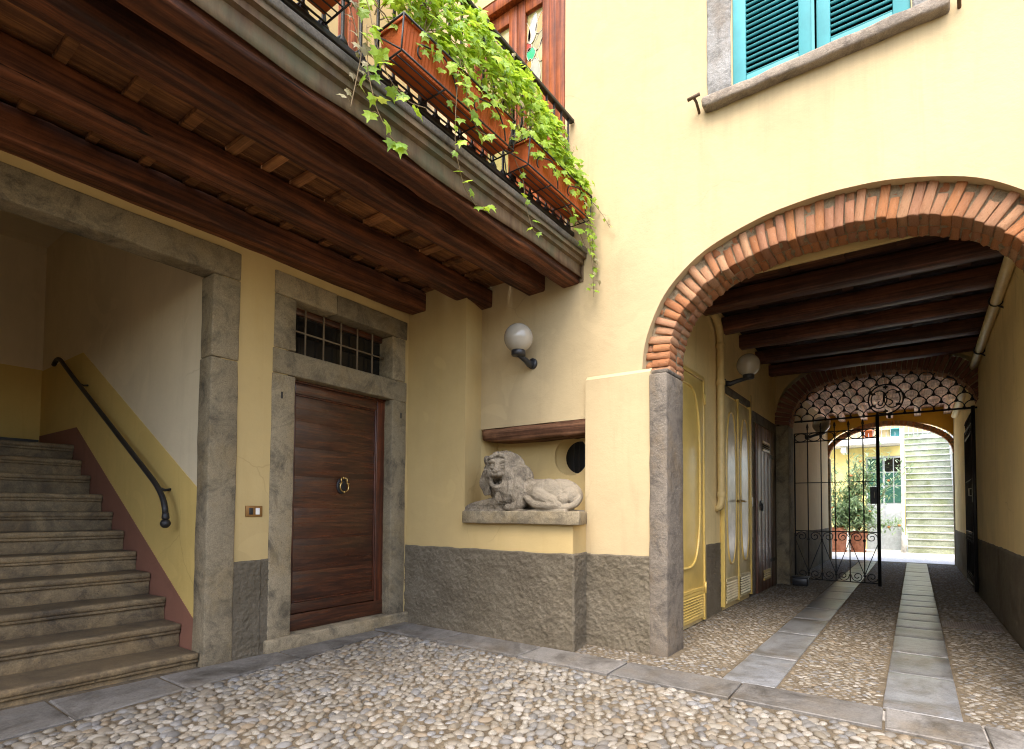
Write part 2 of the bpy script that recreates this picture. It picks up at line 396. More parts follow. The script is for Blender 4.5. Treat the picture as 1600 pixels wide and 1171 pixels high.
M['leaf'] = leaf_mat('ivy_leaf', (0.222, 0.373, 0.026), (0.402, 0.546, 0.044), (0.143, 0.274, 0.026), 0.42, (0.603, 0.807, 0.057))
M['dryleaf'] = leaf_mat('withered_leaf', (0.26, 0.22, 0.11), (0.34, 0.30, 0.17), (0.18, 0.13, 0.06), 0.3)
M['shrubleaf'] = leaf_mat('oleander_leaf', (0.230, 0.338, 0.203), (0.365, 0.472, 0.311), (0.162, 0.257, 0.135), 0.3, (0.540, 0.743, 0.378))
M['flower'] = leaf_mat('orange_flower', (0.55, 0.22, 0.08), (0.6, 0.3, 0.12), (0.5, 0.2, 0.1), 0.3)
M['stem'] = plain('ivy_stem', (0.20, 0.14, 0.07), 0.8)
M['bark'] = plain('shrub_bark', (0.13, 0.09, 0.055), 0.9)

# ------------------------------------------------------------------ mesh helpers
def link(o, parent=None):
    COL.objects.link(o)
    if parent is not None:
        o.parent = parent
        o.matrix_parent_inverse = parent_inv(parent)
    return o

_inv = {}
def parent_inv(p):
    if p.name not in _inv:
        mw = Matrix.LocRotScale(p.location, p.rotation_euler, p.scale)
        q = p.parent
        if q is not None:
            # world matrix of a meshed parent: identity unless it was placed
            mw = (Matrix.LocRotScale(q.location, q.rotation_euler, q.scale) @ p.matrix_parent_inverse) @ mw
        _inv[p.name] = mw.inverted()
    return _inv[p.name]

def mesh(name, verts, faces, mat, smooth=False):
    me = bpy.data.meshes.new(name)
    me.from_pydata([tuple(v) for v in verts], [], faces)
    if mat is not None:
        me.materials.append(mat)
    if smooth:
        me.polygons.foreach_set('use_smooth', [True]*len(me.polygons))
    me.update()
    return me

def mobj(name, me, parent=None):
    return link(bpy.data.objects.new(name, me), parent)

def tag(o, label=None, cat=None, group=None, kind=None):
    if label: o['label'] = label
    if cat: o['category'] = cat
    if group: o['group'] = group
    if kind: o['kind'] = kind
    return o

def thing(name, label, cat, loc=(0, 0, 0), group=None, rz=0.0):
    o = bpy.data.objects.new(name, None)
    o.empty_display_size = 0.1
    o.location = loc
    o.rotation_euler = (0, 0, rz)
    COL.objects.link(o)
    return tag(o, label, cat, group)

def nz(p, f, seed=0.0):
    return noise.noise(Vector((p[0]*f+seed*3.17, p[1]*f-seed*1.3, p[2]*f+seed*7.7)))

class MB:
    def __init__(s):
        s.v = []; s.f = []
    def add(s, v, f):
        o = len(s.v)
        s.v += [Vector(p) for p in v]
        s.f += [tuple(i+o for i in q) for q in f]
        return s
    def box(s, x0, x1, y0, y1, z0, z1):
        v = [(x0,y0,z0),(x1,y0,z0),(x1,y1,z0),(x0,y1,z0),(x0,y0,z1),(x1,y0,z1),(x1,y1,z1),(x0,y1,z1)]
        return s.add(v, [(0,3,2,1),(4,5,6,7),(0,1,5,4),(1,2,6,5),(2,3,7,6),(3,0,4,7)])
    def gbox(s, x0, x1, y0, y1, z0, z1, r=0.008, seg=0.2, amp=0.003, seed=None, mw=None, freq=5.0):
        """box with softened edges, cut into segments and made slightly uneven"""
        if seed is None: seed = rnd.random()*50
        def cuts(a, b):
            L = b-a
            rr = min(r, L*0.3)
            k = max(1, int(round((L-2*rr)/seg)))
            return [a] + [a+rr+(L-2*rr)*i/k for i in range(k+1)] + [b]
        C = [cuts(x0, x1), cuts(y0, y1), cuts(z0, z1)]
        N = [len(c) for c in C]
        idx = {}
        vs = []
        def vid(i, j, k):
            q = (i, j, k)
            if q in idx: return idx[q]
            p = [C[0][i], C[1][j], C[2][k]]
            ext = [0, 0, 0]
            for a, t in enumerate(q):
                if t == 0: ext[a] = 1
                elif t == N[a]-1: ext[a] = -1
            n = sum(abs(e) for e in ext)
            if n >= 2:
                for a in range(3):
                    if ext[a]:
                        rr = min(r, (C[a][-1]-C[a][0])*0.3)
                        p[a] += ext[a]*rr*(0.30 if n == 2 else 0.42)
            if amp:
                w = Vector((nz(p, freq, seed), nz(p, freq, seed+11), nz(p, freq, seed+23)))
                w += 0.5*Vector((nz(p, freq*3, seed+5), nz(p, freq*3, seed+17), nz(p, freq*3, seed+29)))
                p = [p[a]+w[a]*amp for a in range(3)]
            idx[q] = len(vs)
            vs.append(Vector(p))
            return idx[q]
        fs = []
        for a, b, c in ((0, 1, 2), (1, 2, 0), (2, 0, 1)):
            for i in range(N[a]-1):
                for j in range(N[b]-1):
                    for e, kk in ((0, 0), (1, N[c]-1)):
                        q = []
                        for di, dj in ((0,0),(1,0),(1,1),(0,1)):
                            t = [0, 0, 0]
                            t[a] = i+di; t[b] = j+dj; t[c] = kk
                            q.append(vid(*t))
                        fs.append(tuple(q if e else q[::-1]))
        if mw is not None:
            vs = [mw @ p for p in vs]
        return s.add(vs, fs)
    def tube(s, pts, r, n=8, closed=False, caps=True, r1=None):
        pts = [Vector(p) for p in pts]
        k = len(pts)
        rings = []
        up = None
        for i, p in enumerate(pts):
            if closed:
                t = pts[(i+1) % k]-pts[i-1]
            else:
                t = pts[min(i+1, k-1)]-pts[max(i-1, 0)]
            if t.length < 1e-9: t = Vector((0, 0, 1))
            t.normalize()
            if up is None:
                a = Vector((0, 0, 1)) if abs(t.z) < 0.9 else Vector((1, 0, 0))
                up = (a-t*a.dot(t)).normalized()
            else:
                up = up-t*up.dot(t)
                up = up.normalized() if up.length > 1e-6 else t.orthogonal().normalized()
            w = t.cross(up)
            rr = r if r1 is None else r+(r1-r)*i/max(1, k-1)
            if isinstance(r, (list, tuple)): rr = r[i]
            rings.append([p+up*(math.cos(2*PI*j/n)*rr)+w*(math.sin(2*PI*j/n)*rr) for j in range(n)])
        v = [q for g in rings for q in g]
        f = []
        for i in range(k if closed else k-1):
            a = i*n; b = ((i+1) % k)*n
            for j in range(n):
                j2 = (j+1) % n
                f.append((a+j, a+j2, b+j2, b+j))
        if caps and not closed:
            f.append(tuple(range(n))[::-1])
            f.append(tuple((k-1)*n+j for j in range(n)))
        return s.add(v, f)
    def lathe(s, prof, c=(0,0,0), n=16, mw=None):
        v = []
        for (r, z) in prof:
            for j in range(n):
                a = 2*PI*j/n
                v.append(Vector((r*math.cos(a), r*math.sin(a), z)))
        f = []
        for i in range(len(prof)-1):
            for j in range(n):
                j2 = (j+1) % n
                f.append((i*n+j, i*n+j2, (i+1)*n+j2, (i+1)*n+j))
        f.append(tuple(range(n))[::-1])
        f.append(tuple((len(prof)-1)*n+j for j in range(n)))
        if mw is not None: v = [mw @ p for p in v]
        c = Vector(c)
        return s.add([p+c for p in v], f)
    def sphere(s, c, rad, seg=16, rings=10, mw=None):
        if isinstance(rad, (int, float)): rad = (rad, rad, rad)
        v = [Vector((0, 0, rad[2]))]
        for i in range(1, rings):
            t = PI*i/rings
            for j in range(seg):
                a = 2*PI*j/seg
                v.append(Vector((rad[0]*math.sin(t)*math.cos(a), rad[1]*math.sin(t)*math.sin(a), rad[2]*math.cos(t))))
        v.append(Vector((0, 0, -rad[2])))
        f = []
        for j in range(seg):
            f.append((0, 1+j, 1+(j+1) % seg))
        for i in range(rings-2):
            for j in range(seg):
                j2 = (j+1) % seg
                f.append((1+i*seg+j, 1+(i+1)*seg+j, 1+(i+1)*seg+j2, 1+i*seg+j2))
        last = len(v)-1
        o = 1+(rings-2)*seg
        for j in range(seg):
            f.append((last, o+(j+1) % seg, o+j))
        if mw is not None: v = [mw @ p for p in v]
        c = Vector(c)
        return s.add([p+c for p in v], f)
    def prism(s, poly, d):
        n = len(poly)
        d = Vector(d)
        a = [Vector(p) for p in poly]
        v = a+[p+d for p in a]
        f = [tuple(range(n))[::-1], tuple(range(n, 2*n))]
        for i in range(n):
            j = (i+1) % n
            f.append((i, j, n+j, n+i))
        return s.add(v, f)
    def build(s, name, mat, parent=None, smooth=False, kind=None, label=None):
        o = mobj(name, mesh(name, s.v, s.f, mat, smooth), parent)
        if kind: o['kind'] = kind
        if label: o['label'] = label
        return o

def smooth_by_angle(me, ang=40):
    bm = bmesh.new(); bm.from_mesh(me)
    bmesh.ops.recalc_face_normals(bm, faces=bm.faces)
    lim = R(ang)
    for f in bm.faces: f.smooth = True
    for e in bm.edges:
        if len(e.link_faces) == 2 and e.calc_face_angle(0) > lim: e.smooth = False
    bm.to_mesh(me); bm.free()

def recalc(o):
    bm = bmesh.new(); bm.from_mesh(o.data)
    bmesh.ops.recalc_face_normals(bm, faces=bm.faces)
    bm.to_mesh(o.data); bm.free()
    return o

def part_box(name, mat, parent, *b, **kw):
    lab = kw.pop('label', None)
    o = MB().gbox(*b, **kw).build(name, mat, parent, True, label=lab)
    return o

def interp(pts, x):
    """z of a polyline of (x, z) points at x"""
    for i in range(len(pts)-1):
        a, b = pts[i], pts[i+1]
        if a[0] <= x <= b[0] and b[0] > a[0]:
            t = (x-a[0])/(b[0]-a[0])
            return a[1]+(b[1]-a[1])*t
    return None

def spans_wall(mb, spans, y0, y1, swap=False):
    """spans: (xa, xb, zb_a, zb_b, zt_a, zt_b); wall between y0 and y1 (swap: wall lies along y, thickness in x)"""
    for xa, xb, ba, bb, ta, tb in spans:
        v = [(xa,y0,ba),(xb,y0,bb),(xb,y0,tb),(xa,y0,ta),(xa,y1,ba),(xb,y1,bb),(xb,y1,tb),(xa,y1,ta)]
        if swap: v = [(p[1], p[0], p[2]) for p in v]
        mb.add(v, [(0,1,2,3),(5,4,7,6),(4,5,1,0),(3,2,6,7),(4,0,3,7),(1,5,6,2)])
    return mb

def rough_panel(name, mat, parent, o, u, v, w, h, n, cell=0.016, amp=0.012, depth=0.03, seed=0, edge=0.012, top_wob=0.011):
    """rough rendered panel: a displaced grid standing proud of a wall"""
    o, u, v, n = Vector(o), Vector(u).normalized(), Vector(v).normalized(), Vector(n).normalized()
    nu, nv = max(2, int(w/cell)), max(2, int(h/cell))
    vs = []; fs = []
    for j in range(nv+1):
        for i in range(nu+1):
            a, b = w*i/nu, h*j/nv
            p = o+u*a+v*b
            d = noise.noise(p*26+Vector((seed, 0, 0)))*0.45+abs(noise.noise(p*55+Vector((0, seed, 0))))*0.9-0.2+noise.noise(p*8)*0.35
            d = amp*d+amp*0.6
            if j == nv:
                p = p+v*(noise.noise(p*6)*top_wob)
                d *= 0.3
            vs.append(p+n*max(0.001, d))
    W = nu+1
    for j in range(nv):
        for i in range(nu):
            fs.append((j*W+i, j*W+i+1, (j+1)*W+i+1, (j+1)*W+i))
    # rim back into the wall
    rim = [i for i in range(W)] + [(j)*W+nu for j in range(1, nv+1)] + [nv*W+i for i in range(nu-1, -1, -1)] + [j*W for j in range(nv-1, 0, -1)]
    base = len(vs)
    for i in rim: vs.append(vs[i]-n*(depth))
    k = len(rim)
    for i in range(k):
        j = (i+1) % k
        fs.append((rim[j], rim[i], base+i, base+j))
    ob = mobj(name, mesh(name, vs, fs, mat, True), parent)
    recalc(ob)
    return ob

def resample(pts, n):
    P = [Vector(p) for p in pts]
    L = [0]
    for i in range(len(P)-1): L.append(L[-1]+(P[i+1]-P[i]).length)
    out = []
    for k in range(n+1):
        t = L[-1]*k/n
        for i in range(len(P)-1):
            if L[i] <= t <= L[i+1]+1e-9:
                u = (t-L[i])/max(1e-9, L[i+1]-L[i])
                out.append(P[i].lerp(P[i+1], u)); break
    return out, L[-1]

def smooth_curve(pts, n, it=6):
    P, _ = resample(pts, n)
    for _ in range(it):
        Q = P[:]
        for i in range(1, len(P)-1):
            Q[i] = P[i]*0.5+(P[i-1]+P[i+1])*0.25
        P = Q
    return P

# ------------------------------------------------------------------ ground
def structure(name, mb, mat, label=None, smooth=False):
    o = mb.build(name, mat, None, smooth)
    o['kind'] = 'structure'
    if label: o['label'] = label
    return o

g = MB()
g.add([(-40,-40,-0.03),(40,-40,-0.03),(40,60,-0.03),(-40,60,-0.03)], [(0,1,2,3)])
structure('ground', g, M['joint'], 'bare earth and mortar under the whole courtyard')

# pebbles ---------------------------------------------------------------
def pebble_shape(seed, sub):
    bm = bmesh.new()
    bmesh.ops.create_icosphere(bm, subdivisions=sub, radius=1.0)
    for v in bm.verts:
        k = 1+0.16*noise.noise(v.co*0.9+Vector((seed*5.1, 0, 0)))+0.06*noise.noise(v.co*2.2+Vector((0, seed*3.3, 0)))
        v.co *= k
    bm.verts.ensure_lookup_table()
    vs = [v.co.copy() for v in bm.verts]
    fs = [tuple(v.index for v in f.verts) for f in bm.faces]
    bm.free()
    return vs, fs
P_HI = [pebble_shape(i, 3) for i in range(12)]
P_LO = [pebble_shape(i, 2) for i in range(12)]

def cam_pix(p):
    d = Vector(p)-CAM
    z = d.dot(_f)
    if z < 0.2: return None
    return (840.65+847.63*d.dot(_r2)/z, 771.1-847.63*d.dot(_u2)/z, z)

def pebble_field(x0, x1, y0, y1, s, jit=0.25, keep=None):
    out = []
    j = 0
    y = y0
    while y < y1:
        x = x0+(s*0.5 if j % 2 else 0)
        while x < x1:
            px = x+rnd.uniform(-jit, jit)*s
            py = y+rnd.uniform(-jit, jit)*s
            if keep is None or keep(px, py):
                a = s*rnd.choice((0.40, 0.45, 0.49, 0.53, 0.60))*rnd.uniform(0.9, 1.08)
                out.append((px, py, a*rnd.uniform(1.0, 1.35), a*rnd.uniform(0.68, 0.95), a*rnd.uniform(0.42, 0.72), rnd.uniform(0, PI), rnd.randrange(12), rnd.uniform(-0.25, 0.25)))
            x += s
        y += s*0.84
        j += 1
    return out

def peb_matrix(q, z0):
    px, py, a, b, c, rot, k, tilt = q
    return Matrix.LocRotScale(Vector((px, py, z0-c*0.34)), Matrix.Rotation(rot, 3, 'Z') @ Matrix.Rotation(tilt, 3, 'X'), Vector((a, b, c)))

def build_pebbles(name, field, z0, parent, shapes):
    vs = []; fs = []
    for q in field:
        mw = peb_matrix(q, z0)
        sv, sf = shapes[q[6]]
        o = len(vs)
        vs += [mw @ v for v in sv]
        fs += [(a+o, b+o, c+o) for a, b, c in sf]
    ob = mobj(name, mesh(name, vs, fs, M['pebble'], True), parent)
    ob['kind'] = 'stuff'
    return ob

def kerb_left(y):           # near edge of the kerb that runs along the house wall
    return interp([(-9, -3.45), (0.5, -3.68), (1.6, -3.83), (2.45, -3.9), (3.44, -4.1), (3.6, -4.1)], y)

g = MB()
_nx, _ny = 150, 110
_vs = []
for _j in range(_ny+1):
    for _i in range(_nx+1):
        _x = -4.4+(_i/_nx)*6.4; _y = 0.0+(_j/_ny)*3.6
        _vs.append((_x, _y, -0.001+0.007*noise.noise(Vector((_x*2.2, _y*2.2, 0)))+0.004*noise.noise(Vector((_x*9, _y*9, 3)))))
g.add(_vs, [(j*(_nx+1)+i, j*(_nx+1)+i+1, (j+1)*(_nx+1)+i+1, (j+1)*(_nx+1)+i) for j in range(_ny) for i in range(_nx)])
g.add([(-4.4,-10.1,-0.012),(8.1,-10.1,-0.012),(8.1,0,-0.012),(-4.4,0,-0.012)], [(0,1,2,3)])
g.add([(2,0,-0.012),(8.1,0,-0.012),(8.1,3.6,-0.012),(2,3.6,-0.012)], [(0,1,2,3)])
court = structure('courtyard_paving', g, M['mortar'], 'courtyard floor of round river pebbles set in sandy mortar')
fld = pebble_field(-4.2, 1.9, 0.15, 3.435, 0.060, 0.27, lambda x, y: y < 3.42 and x > kerb_left(y)+0.02 and (y > 0.95*x-0.1+2.0 if x > 0.4 else True) or (x > 0.2 and y > 2.2 and y < 3.42))
scored = []
for q in fld:
    pp = cam_pix((q[0], q[1], 0))
    vis = pp and -20 < pp[0] < 1620 and pp[1] < 1185
    scored.append((q[2]/pp[2] if vis else 0, q))
scored.sort(key=lambda t: -t[0])
hi_mesh = [mesh('pebble', v, f, M['pebble'], True) for v, f in P_HI]
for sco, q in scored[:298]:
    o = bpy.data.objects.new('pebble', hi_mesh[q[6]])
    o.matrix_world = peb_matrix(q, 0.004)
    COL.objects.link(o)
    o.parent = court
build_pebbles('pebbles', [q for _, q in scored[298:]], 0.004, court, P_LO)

# kerb ------------------------------------------------------------------
g = MB()
g.prism([(-4.34,-6,-0.028),(-3.45,-6,-0.028),(-3.68,0.5,-0.028),(-3.83,1.6,-0.028),(-3.9,2.45,-0.028),(-4.1,3.45,-0.028),(4,3.45,-0.028),(4,3.86,-0.028),(-4.34,3.86,-0.028)], (0,0,0.024))
kerb = structure('stone_kerb', g, M['joint'], 'flush kerb of long grey stone slabs along the walls and across the passage mouth')
def kerb_slab(poly, z=0.013):
    b = MB()
    c = Vector((sum(p[0] for p in poly)/len(poly), sum(p[1] for p in poly)/len(poly), 0))
    top = [Vector((p[0], p[1], z)) for p in poly]
    ins = [p+(c-p).normalized()*0.010+Vector((0, 0, 0.005)) for p in top]
    n = len(poly)
    lo = [Vector((p[0], p[1], -0.02)) for p in poly]
    b.add(lo+top+ins, [tuple(range(2*n, 3*n))]+[(i, (i+1) % n, n+(i+1) % n, n+i) for i in range(n)]+[(n+i, n+(i+1) % n, 2*n+(i+1) % n, 2*n+i) for i in range(n)])
    b.build('kerb_slab', M['kerb'], kerb)
xs = [-4.1, -3.455, -2.57, -1.77, -0.935, -0.135, 0.312, 1.2, 2.1]
for i in range(len(xs)-1):
    a, b2 = xs[i]+0.007, xs[i+1]-0.007
    kerb_slab([(a-0.02, 3.445+rnd.uniform(-0.004, 0.004)), (b2-0.02, 3.445+rnd.uniform(-0.004, 0.004)), (b2-0.03, 3.80), (a-0.03, 3.80)], 0.010+rnd.uniform(0, 0.004))
ys = [-0.4, 0.35, 1.02, 1.60, 2.44, 3.40]
for i in range(len(ys)-1):
    a, b2 = ys[i]+0.008, ys[i+1]-0.008
    kerb_slab([(-4.26, a), (kerb_left(a)-0.01, a), (kerb_left(b2)-0.01, b2), (-4.26, b2)], 0.004+rnd.uniform(0, 0.003))
kerb_slab([(-4.30, 3.42), (-4.125, 3.455), (-4.13, 3.82), (-4.30, 3.82)])

# passage floor -----------------------------------------------------------
g = MB()
g.add([(-2.5,3.8,0.001),(1.6,3.8,0.001),(1.6,15.6,0.001),(-2.5,15.6,0.001)], [(0,1,2,3)])
pf = structure('passage_paving', g, M['mortar'], 'passage floor of small pebbles with two smooth cart tracks of stone slabs')
S1 = (-1.115, -0.765); S2 = (-0.18, 0.205)
def in_strip(x):
    return S1[0]-0.02 < x < S1[1]+0.02 or S2[0]-0.02 < x < S2[1]+0.02
near = pebble_field(-1.86, 0.72, 3.83, 8.2, 0.050, 0.22, lambda x, y: not in_strip(x) and not (y < 4.55 and x < -1.58 and y > 4.15) and not (x < -2.2) and not (0.2 < x and 6.93 < y < 7.32))
near += pebble_field(-2.40, -1.86, 3.83, 4.16, 0.050, 0.22, lambda x, y: True)
near += pebble_field(0.72, 1.6, 3.83, 4.2, 0.055, 0.22)
build_pebbles('pebbles', near, -0.004, pf, P_LO)
P_XL = [pebble_shape(i, 1) for i in range(12)]
build_pebbles('pebbles', pebble_field(-1.86, 0.74, 8.2, 15.25, 0.056, 0.2, lambda x, y: not in_strip(x)), -0.004, pf, P_XL)
for (a, b2), joints in ((S1, [3.82, 4.62, 5.66, 6.5, 7.3, 8.2, 9.0, 9.62, 10.4, 11.2, 12.1, 13, 13.9, 14.7, 15.3]), (S2, [3.82, 4.72, 5.42, 6.12, 6.62, 7.10, 7.6, 8.2, 8.7, 9.32, 9.9, 10.6, 11.3, 12.1, 13, 13.9, 14.7, 15.3])):
    for i in range(len(joints)-1):
        y0, y1 = joints[i]+0.006, joints[i+1]-0.006
        sk = rnd.uniform(-0.012, 0.012)
        MB().gbox(a+0.004, b2-0.004, y0, y1, -0.025, 0.008+rnd.uniform(0, 0.004), 0.006, 0.12, 0.003).build('paving_slab', M['slab'], pf, True)
# drain grate in the right hand pebble band
dr = thing('drain_grate', 'narrow brown drain grate crossing the right band of passage pebbles', 'drain grate', (0.45, 7.12, 0))
MB().box(0.215, 0.70, 6.94, 7.31, -0.02, 0.004).build('frame', M['drain'], dr)
for i in range(22):
    x = 0.23+i*0.0212
    MB().box(x, x+0.012, 6.96, 7.29, 0.004, 0.012).build('slat', M['drain'], dr)

# far court ground
g = MB()
g.add([(-9,15.58,0.0),(9,15.58,0.0),(9,34,0.0),(-9,34,0.0)], [(0,1,2,3)])
structure('far_courtyard_paving', g, M['gravel'], 'pale sunlit paving of the far courtyard')

# ------------------------------------------------------------------ walls
WALL_TOP = 7.6
# local frame of the house wall right of the stair: slightly turned
def wall(name, label, base=(0, 0, 0)):
    return thing(name, label, 'wall', base)

hw = wall('house_wall', 'yellow plastered wall with the stair opening and the brown door, under the balcony', (-4.4, 2.3, 0))
TH = 0.0484            # the wall part with the door turns a little
O2 = Vector((-4.285, 2.3, 0))
def dw(s, z, n=0.0):
    """point on the turned door wall: s along it, n out of it"""
    return Vector((O2.x-math.sin(TH)*s+math.cos(TH)*n, O2.y+math.cos(TH)*s+math.sin(TH)*n, z))
DW = Matrix.Translation(O2) @ Matrix.Rotation(TH, 4, 'Z')        # local x = out of wall, y = along, z up
# flat part with the stair opening, widened out of view to brighten the hall
b = MB()
spans_wall(b, [(-10.2, -1.0, 0, 0, WALL_TOP, WALL_TOP), (-1.0, 1.96, 3.0, 3.0, WALL_TOP, WALL_TOP), (1.96, 2.3, 0, 0, WALL_TOP, WALL_TOP)], -4.285, -4.47, True)
# turned part with door opening s 0.27..1.31, z 0..2.93
def turned(spans, n0, n1, mb):
    t = MB()
    spans_wall(t, spans, n0, n1, True)
    mb.add([DW @ p for p in t.v], t.f)
turned([(0, 0.2, 0, 0, WALL_TOP, WALL_TOP), (0.2, 1.42, 3.0, 3.0, WALL_TOP, WALL_TOP), (1.42, 1.75, 0, 0, WALL_TOP, WALL_TOP)], 0, -0.26, b)
w_ = b.build('plaster', M['yellow'], hw); recalc(w_)
t = MB().box(-0.42, -0.31, -0.1, 1.75, -0.1, 3.3); b = MB(); b.add([DW @ p for p in t.v], t.f); b.box(-4.75, -4.30, 2.10, 2.40, 3.0, 3.3); b.build('light_leak_backing', M['dark'], hw)  # black backing added behind the openings to stop light leaking through
rough_panel('dado', M['dado'], hw, (-4.283, 2.085, -0.01), (0, 1, 0), (0, 0, 1), 0.215, 0.765, (1, 0, 0), 0.009, 0.013, 0.02, 1)
rough_panel('dado', M['dado'], hw, dw(0.0, -0.01, 0.001), (-math.sin(TH), math.cos(TH), 0), (0, 0, 1), 0.075, 0.768, (1, 0, 0), 0.009, 0.013, 0.02, 2)

# front wall with lion niche: pilaster, low projecting wall, recess
nw = wall('niche_wall', 'yellow wall in the corner with pilaster and the recess holding the stone lion', (-3.2, 3.9, 0))
b = MB()
low = [(-4.6,3.868,0),(-3.546,3.868,0),(-2.322,3.85,0),(-2.388,4.205,0),(-2.388,4.65,0),(-4.6,4.65,0)]
b.prism(low, (0, 0, 1.045))
b.prism([(-4.6,3.868,1.045),(-3.546,3.868,1.045),(-3.636,4.205,1.045),(-3.60,4.65,1.045),(-4.6,4.65,1.045)], (0,0,2.5))
o = b.build('pilaster', M['yellow'], nw); recalc(o)
# wall above the niche and the niche back with the oval hole
b = MB()
spans_wall(b, [(-3.66, -2.388, 1.985, 1.985, 3.6, 3.6)], 4.2, 4.55)
o = b.build('upper_plaster', M['cream'], nw); recalc(o)
b = MB()
hole = (-2.715, 1.685, 0.19, 0.185)
def oval_spans(x0, x1, z0, z1, h, n=36):
    out = []
    cx, cz, rx, rz = h
    out.append((x0, cx-rx, z0, z0, z1, z1))
    for i in range(n):
        a = cx-rx+2*rx*i/n; b3 = cx-rx+2*rx*(i+1)/n
        za = rz*math.sqrt(max(0, 1-((a-cx)/rx)**2)); zb = rz*math.sqrt(max(0, 1-((b3-cx)/rx)**2))
        out.append((a, b3, cz+za, cz+zb, z1, z1))
        out.append((a, b3, z0, z0, cz-za, cz-zb))
    out.append((cx+rx, x1, z0, z0, z1, z1))
    return out
spans_wall(b, oval_spans(-3.72, -2.3, 1.045, 2.1, hole), 4.46, 4.50)
b.box(-2.386, -2.3, 4.205, 4.46, 1.045, 2.1)
o = b.build('plaster', M['yellow'], nw); recalc(o)
# splayed throat of the oval hole
b = MB()
n = 36
v = []
for k, (dy, fx, fz, dx) in enumerate(((4.498, 1, 1, 0), (4.60, 0.86, 0.86, 0.02))):
    for i in range(n):
        a = 2*PI*i/n
        v.append((hole[0]+dx+hole[2]*fx*math.cos(a), dy, hole[1]+hole[3]*fz*math.sin(a)))
b.add(v, [(i, (i+1) % n, n+(i+1) % n, n+i) for i in range(n)])
b.build('splay', M['yellow'], nw)
b = MB(); b.box(-3.1, -2.3, 4.72, 4.74, 1.3, 2.1)
b.box(-3.1, -2.3, 4.60, 4.72, 1.28, 1.30)
b.build('dark_opening', M['dark'], nw)
for i in range(4):
    x = -2.80+i*0.06
    MB().tube([(x, 4.66, 1.35), (x, 4.66, 1.95)], 0.006, 6).build('bar', M['iron'], nw)
rough_panel('dado', M['dado'], nw, (-4.37, 3.866, -0.01), (2.05, -0.015, 0), (0, 0, 1), 2.055, 0.81, (0, -1, 0), 0.0085, 0.016, 0.025, 3)
rough_panel('dado', M['dado'], nw, (-2.320, 3.852, -0.01), (-0.066, 0.353, 0), (0, 0, 1), 0.36, 0.81, (1, 0.19, 0), 0.0085, 0.014, 0.02, 4)

# arch wall
OUT = [(-1.365,2.30),(-1.363,2.40),(-1.347,2.549),(-1.307,2.677),(-1.183,2.936),(-1.047,3.073),(-0.863,3.212),(-0.659,3.289),(-0.362,3.369),(0,3.396)]
OUT = OUT + [(-x, z) for x, z in OUT[-2::-1]]
INN = [(-1.150,2.30),(-1.149,2.43),(-1.129,2.636),(-1.057,2.782),(-0.913,2.935),(-0.735,3.040),(-0.54,3.105),(-0.289,3.155),(0,3.170)]
INN = INN + [(-x, z) for x, z in INN[-2::-1]]
XC = -0.5
OUT = [(x+XC, z) for x, z in OUT]; INN = [(x+XC, z) for x, z in INN]
outc = smooth_curve([(x, 0, z) for x, z in OUT], 64, 4)
innc = smooth_curve([(x, 0, z) for x, z in INN], 64, 4)
OUTS = [(p.x, p.z) for p in outc]; INNS = [(p.x, p.z) for p in innc]
aw = wall('arch_wall', 'cream yellow facade wall above the brick arch with the teal shuttered window', (-0.5, 4.3, 0))
WX0, WX1, WZ0, WZ1 = -1.11, 0.025, 4.43, 6.05      # window opening
UX0, UX1, UZ0, UZ1 = -3.86, -2.637, 3.4, 6.45       # balcony door opening
def zsol(x, eps):
    """solid height intervals of the facade at x"""
    lo = 0.0
    t = interp(OUTS, x)
    if t is not None: lo = t
    iv = [(lo, WALL_TOP)]
    for a, b4, c, d in ((WX0, WX1, WZ0, WZ1), (UX0, UX1, UZ0, UZ1)):
        if a+1e-6 < eps < b4-1e-6:
            iv = [(lo, c), (d, WALL_TOP)]
    return iv
br = sorted(set([-4.6, -3.66, -2.388, WX0, WX1, UX0, UX1, 1.6, 8.2]+[round(p[0], 4) for p in OUTS]))
b = MB()
for i in range(len(br)-1):
    xa, xb = br[i], br[i+1]
    if xb-xa < 1e-4: continue
    mid = (xa+xb)/2
    if xb <= -2.387:
        for a, c in [(3.6, WALL_TOP)] if not (UX0 < mid < UX1) else [(UZ1, WALL_TOP)]:
            spans_wall(b, [(xa, xb, a, a, c, c)], 4.2, 4.55)
        continue
    A, Bv = zsol(xa, mid), zsol(xb, mid)
    inside = OUTS[0][0] < mid < OUTS[-1][0]
    for (a0, a1), (b0, b1) in zip(A, Bv):
        if inside and a0 == 0.0: a0 = OUTS[0][1]
        if inside and b0 == 0.0: b0 = OUTS[-1][1]
        if not inside: a0 = b0 = (0.0 if a0 < 3.3 else a0)
        spans_wall(b, [(xa, xb, a0, b0, a1, b1)], 4.2, 4.285 if inside and a0 < 4 else 4.55)
o = b.build('plaster', M['cream'], aw); recalc(o)
# thicker plaster layer of the pier left of the arch, with its sloped top ledge
b = MB()
pier = [(-2.388,4.165,0),(-1.765,4.165,0),(-1.765,4.199,0),(-2.388,4.199,0)]
b.add([(-2.388,4.165,0),(-1.775,4.165,0),(-1.775,4.199,0),(-2.388,4.199,0),(-2.388,4.165,2.318),(-1.775,4.165,2.312),(-1.775,4.199,2.345),(-2.388,4.199,2.352)],
      [(0,3,2,1),(4,5,6,7),(0,1,5,4),(1,2,6,5),(2,3,7,6),(3,0,4,7)])
b.build('pier_plaster', M['cream'], aw)
rough_panel('dado', M['dado'], aw, (-2.39, 4.162, -0.01), (1, 0, 0), (0, 0, 1), 0.612, 0.80, (0, -1, 0), 0.0085, 0.016, 0.02, 5)
